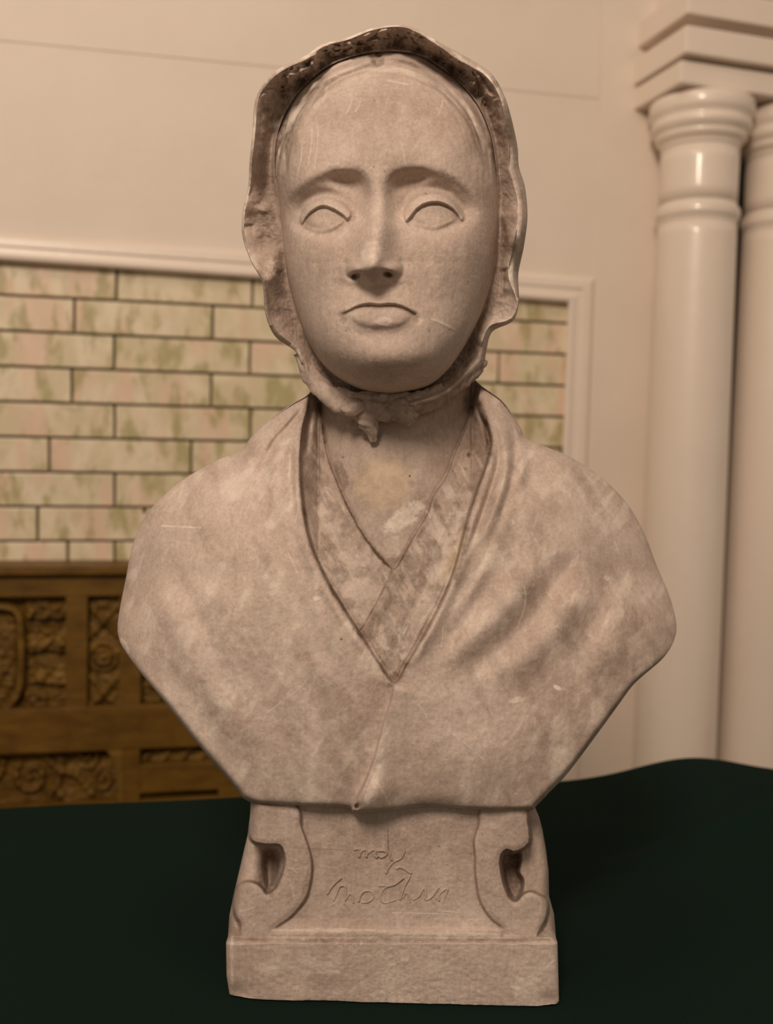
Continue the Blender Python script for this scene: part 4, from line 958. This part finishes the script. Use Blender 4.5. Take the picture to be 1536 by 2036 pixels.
def ped_depth(x, y, r, th):
    l, rr = psd(x, y, scL, 40), psd(x, y, scR, 40); _pf['l'], _pf['r'] = l, rr
    core = (x < 590) & (y > 1) | (x > 972)
    plate_l = cd(x, y, [(596, 1598), (608, 1640), (618, 1690), (617, 1740), (604, 1790), (578, 1825), (543, 1856), (540, 1900)], 300)
    plate_r = cd(x, y, [(952, 1600), (943, 1670), (940, 1730), (948, 1780), (968, 1822), (998, 1856), (1004, 1900)], 300)
    inpl = (x > np.interp(y, [1590, 1640, 1690, 1740, 1790, 1825, 1856], [580, 590, 602, 605, 594, 566, 530])) & (x < np.interp(y, [1590, 1630, 1670, 1730, 1780, 1822, 1856], [970, 962, 957, 955, 962, 984, 1012]))
    w = np.where(inpl, 122.0, 70.0)
    w = np.where(inpl, w+tabf(y, [(1590, 3), (1640, 0), (1700, -3), (1790, 0), (1825, 4), (1843, 9), (1850, 17), (1858, 19), (1880, 19)]), w)
    w = np.where(inpl, w, 70+tabf(y, [(1590, -5), (1700, 0), (1800, 22), (1850, 50)]) - 10*sm((np.abs(x-780)-240)/60))
    for sd in (l, rr):
        m = sm((sd+1.5)/4.5); dome = 136+3.5*sm(sd/14)+1.2*np.sin(sd/3)*0
        w = w*(1-m)+dome*m
    w = np.where(~inpl, w-40*np.exp(-((x-535)/20.0)**2)*np.exp(-((y-1730)/60)**4)*(1-sm((l+1.5)/4.5)), w)
    w -= 26*sm((psd(x, y, holL, 30)-1)/12)+58*sm((psd(x, y, holR, 30)+2)/10)
    for ctr in ((484, 1800), (1062, 1800)):
        pass
    w += 1.3*fbm(x/30, y/30, 7.2, 4)+0.5*fbm(x/7, y/7, 2.2, 3)
    k = np.sqrt(np.clip(1-r**46, 0, 1)); we = 20
    return we+(w-we)*k
V, q4, t3, vx, vy = polar_shell(PC[0], PC[1], RPd, 1100, 190, ped_depth, extrude=([0.02, 0.05, 0.075],), edge_bias=1.6)
st = blank(len(V)); l, rr = psd(vx, vy, scL, 30), psd(vx, vy, scR, 30)
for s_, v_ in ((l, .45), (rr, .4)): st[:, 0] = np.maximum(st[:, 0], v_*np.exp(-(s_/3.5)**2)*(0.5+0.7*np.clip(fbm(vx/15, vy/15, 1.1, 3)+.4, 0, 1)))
blot(st, vx, vy, 0, 536, 1730, 24, 50, .5, 0, 1); blot(st, vx, vy, 0, 1018, 1740, 18, 48, .62, 0, 1)  # recess shade of both scroll hollows painted in
for a_, b_, v_ in (((760, 1650), (761, 1690), .3), ((700, 1690), (760, 1692), .4), ((575, 1750), (585, 1790), .4), ((560, 1720), (590, 1735), .5), ((560, 1700), (590, 1712), .4), ((475, 1812), (505, 1806), .6), ((780, 1815), (905, 1818), .4), ((880, 1812), (910, 1815), .5)): scr(st, vx, vy, a_, b_, v_, 1.4)
mark(st, vx, vy, 0, [(771, 1650), (772, 1692)], 1.4, .7); mark(st, vx, vy, 0, [(600, 1687), (690, 1690), (740, 1692)], 1.3, .3); mark(st, vx, vy, 0, [(872, 1682), (873, 1683)], 2, .9)
blot(st, vx, vy, 1, 640, 1850, 120, 5, .4, 0, 1); blot(st, vx, vy, 1, 900, 1857, 160, 5, .4, 2, 1)  # lit edge of the foot painted as thin pale lines
N = vnormals(V, q4, t3); fq = (q4 < 1+1100*190).all(1); lq, rq = l[q4].mean(1), rr[q4].mean(1); lq[~fq] = -9; rq[~fq] = -9
tt0 = np.zeros(len(t3), bool)
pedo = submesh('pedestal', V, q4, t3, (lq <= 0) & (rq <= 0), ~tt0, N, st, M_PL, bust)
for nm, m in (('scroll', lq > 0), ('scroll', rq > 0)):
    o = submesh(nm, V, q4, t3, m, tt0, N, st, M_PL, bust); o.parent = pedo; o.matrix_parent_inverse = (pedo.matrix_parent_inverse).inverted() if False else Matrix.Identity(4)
# ---- plinth
LC = (780, 1928)
pl = [(458, 1860), (1096, 1862), (1108, 1874), (1111, 1990), (1106, 2004), (1092, 2008), (960, 2006), (800, 2002), (620, 1996), (540, 1994), (470, 1990), (456, 1978), (450, 1940), (449, 1874)]
def pl_depth(x, y, r, th):
    w = 151+1.6*fbm(x/45, y/45, 3.9, 4)+0.7*fbm(x/8, y/8, 1.9, 3)+0*x
    w -= 7*sm((1877-y+1.5*fbm(x/20, y/20, 0, 3))/5)
    w += G(x, y, 470, 1975, 26, 18, -9)+G(x, y, 1095, 1990, 20, 16, -8)+G(x, y, 640, 2000, 50, 8, -6)
    k = np.sqrt(np.clip(1-r**40, 0, 1)); return 134+(w-134)*k
V, q4, t3, vx, vy = polar_shell(LC[0], LC[1], polar_outline(pl, *LC, smooth=False), 1000, 110, pl_depth, extrude=([-0.01, 0.04, 0.085],), edge_bias=1.6)
V[:, 2] = np.maximum(V[:, 2], 0.0003)
st = blank(len(V)); blot(st, vx, vy, 1, 780, 1866, 300, 4, .35, 0, 2); blot(st, vx, vy, 1, 1045, 1960, 30, 26, .4, 0, 1.5); blot(st, vx, vy, 1, 620, 1920, 60, 20, .2, 0, 1.6); blot(st, vx, vy, 1, 461, 1910, 4, 60, .5, 0, 1)
blot(st, vx, vy, 1, 530, 1930, 22, 22, .3, 0, 1.6); scr(st, vx, vy, (1052, 1953), (1102, 1910), .8, 1.6); scr(st, vx, vy, (716, 1868), (717, 1880), 1, 1.6); blot(st, vx, vy, 1, 603, 1868, 4, 4, .9, 0, .3); blot(st, vx, vy, 0, 650, 1950, 60, 12, .18, 0, 1); st[:, 0] = np.maximum(st[:, 0], 0.42*sm((1877-vy)/5)*(0.7+0.5*fbm(vx/18, vy/9, 2, 3)))  # brown band along the top paints in the groove's shade
N = vnormals(V, q4, t3)
submesh('plinth', V, q4, t3, np.ones(len(q4), bool), np.ones(len(t3), bool), N, st, M_PL, bust)
# ---- inscription, hand-modelled raised strokes
strokes = [
    [(703, 1690), (712, 1688), (716, 1692), (714, 1705)], [(715, 1698), (722, 1690), (729, 1692), (728, 1705)], [(729, 1698), (740, 1690), (746, 1692), (744, 1700), (750, 1705)],
    [(750, 1692), (764, 1692), (768, 1698), (758, 1705), (751, 1700)], [(774, 1697), (780, 1712)], [(804, 1690), (797, 1706), (782, 1714), (772, 1726), (766, 1737)],
    [(650, 1779), (660, 1762), (678, 1745)], [(663, 1792), (670, 1772), (676, 1762), (686, 1762), (686, 1780), (684, 1799)], [(686, 1790), (694, 1778), (700, 1780), (703, 1797)],
    [(664, 1797), (660, 1802)], [(712, 1794), (716, 1780), (724, 1772), (737, 1772), (743, 1783), (732, 1793), (718, 1795)], [(782, 1760), (764, 1766), (756, 1785), (766, 1795), (787, 1789)],
    [(752, 1761), (780, 1760), (802, 1745)], [(816, 1740), (803, 1764), (795, 1790)], [(800, 1786), (806, 1776), (812, 1780), (816, 1796)], [(820, 1789), (832, 1783), (842, 1766), (846, 1776), (845, 1790)],
    [(845, 1790), (856, 1785), (872, 1764)], [(872, 1792), (874, 1777), (889, 1768), (880, 1797), (887, 1800)], [(787, 1728), (797, 1725), (818, 1737)]]
parts = []
for i, s_ in enumerate(strokes):
    tubp = [(x_, y_, 119.5 if y_ < 1745 else 121.0, 2.7) for x_, y_ in s_]
    V, q, t, s2 = tube('', tubp, None, nseg=10, lump=0.5, flat=1.3, sub=3.0, seed=i*1.3); s2[:, 0] = 0.0; s2[:, 1] *= 0.4; parts.append((V, q, t, s2))
ins = joined('inscription', parts, M_PL, bust); ins.parent = pedo; ins.matrix_parent_inverse = Matrix.Identity(4)
ins['label'] = 'raised handwritten words my Mother'
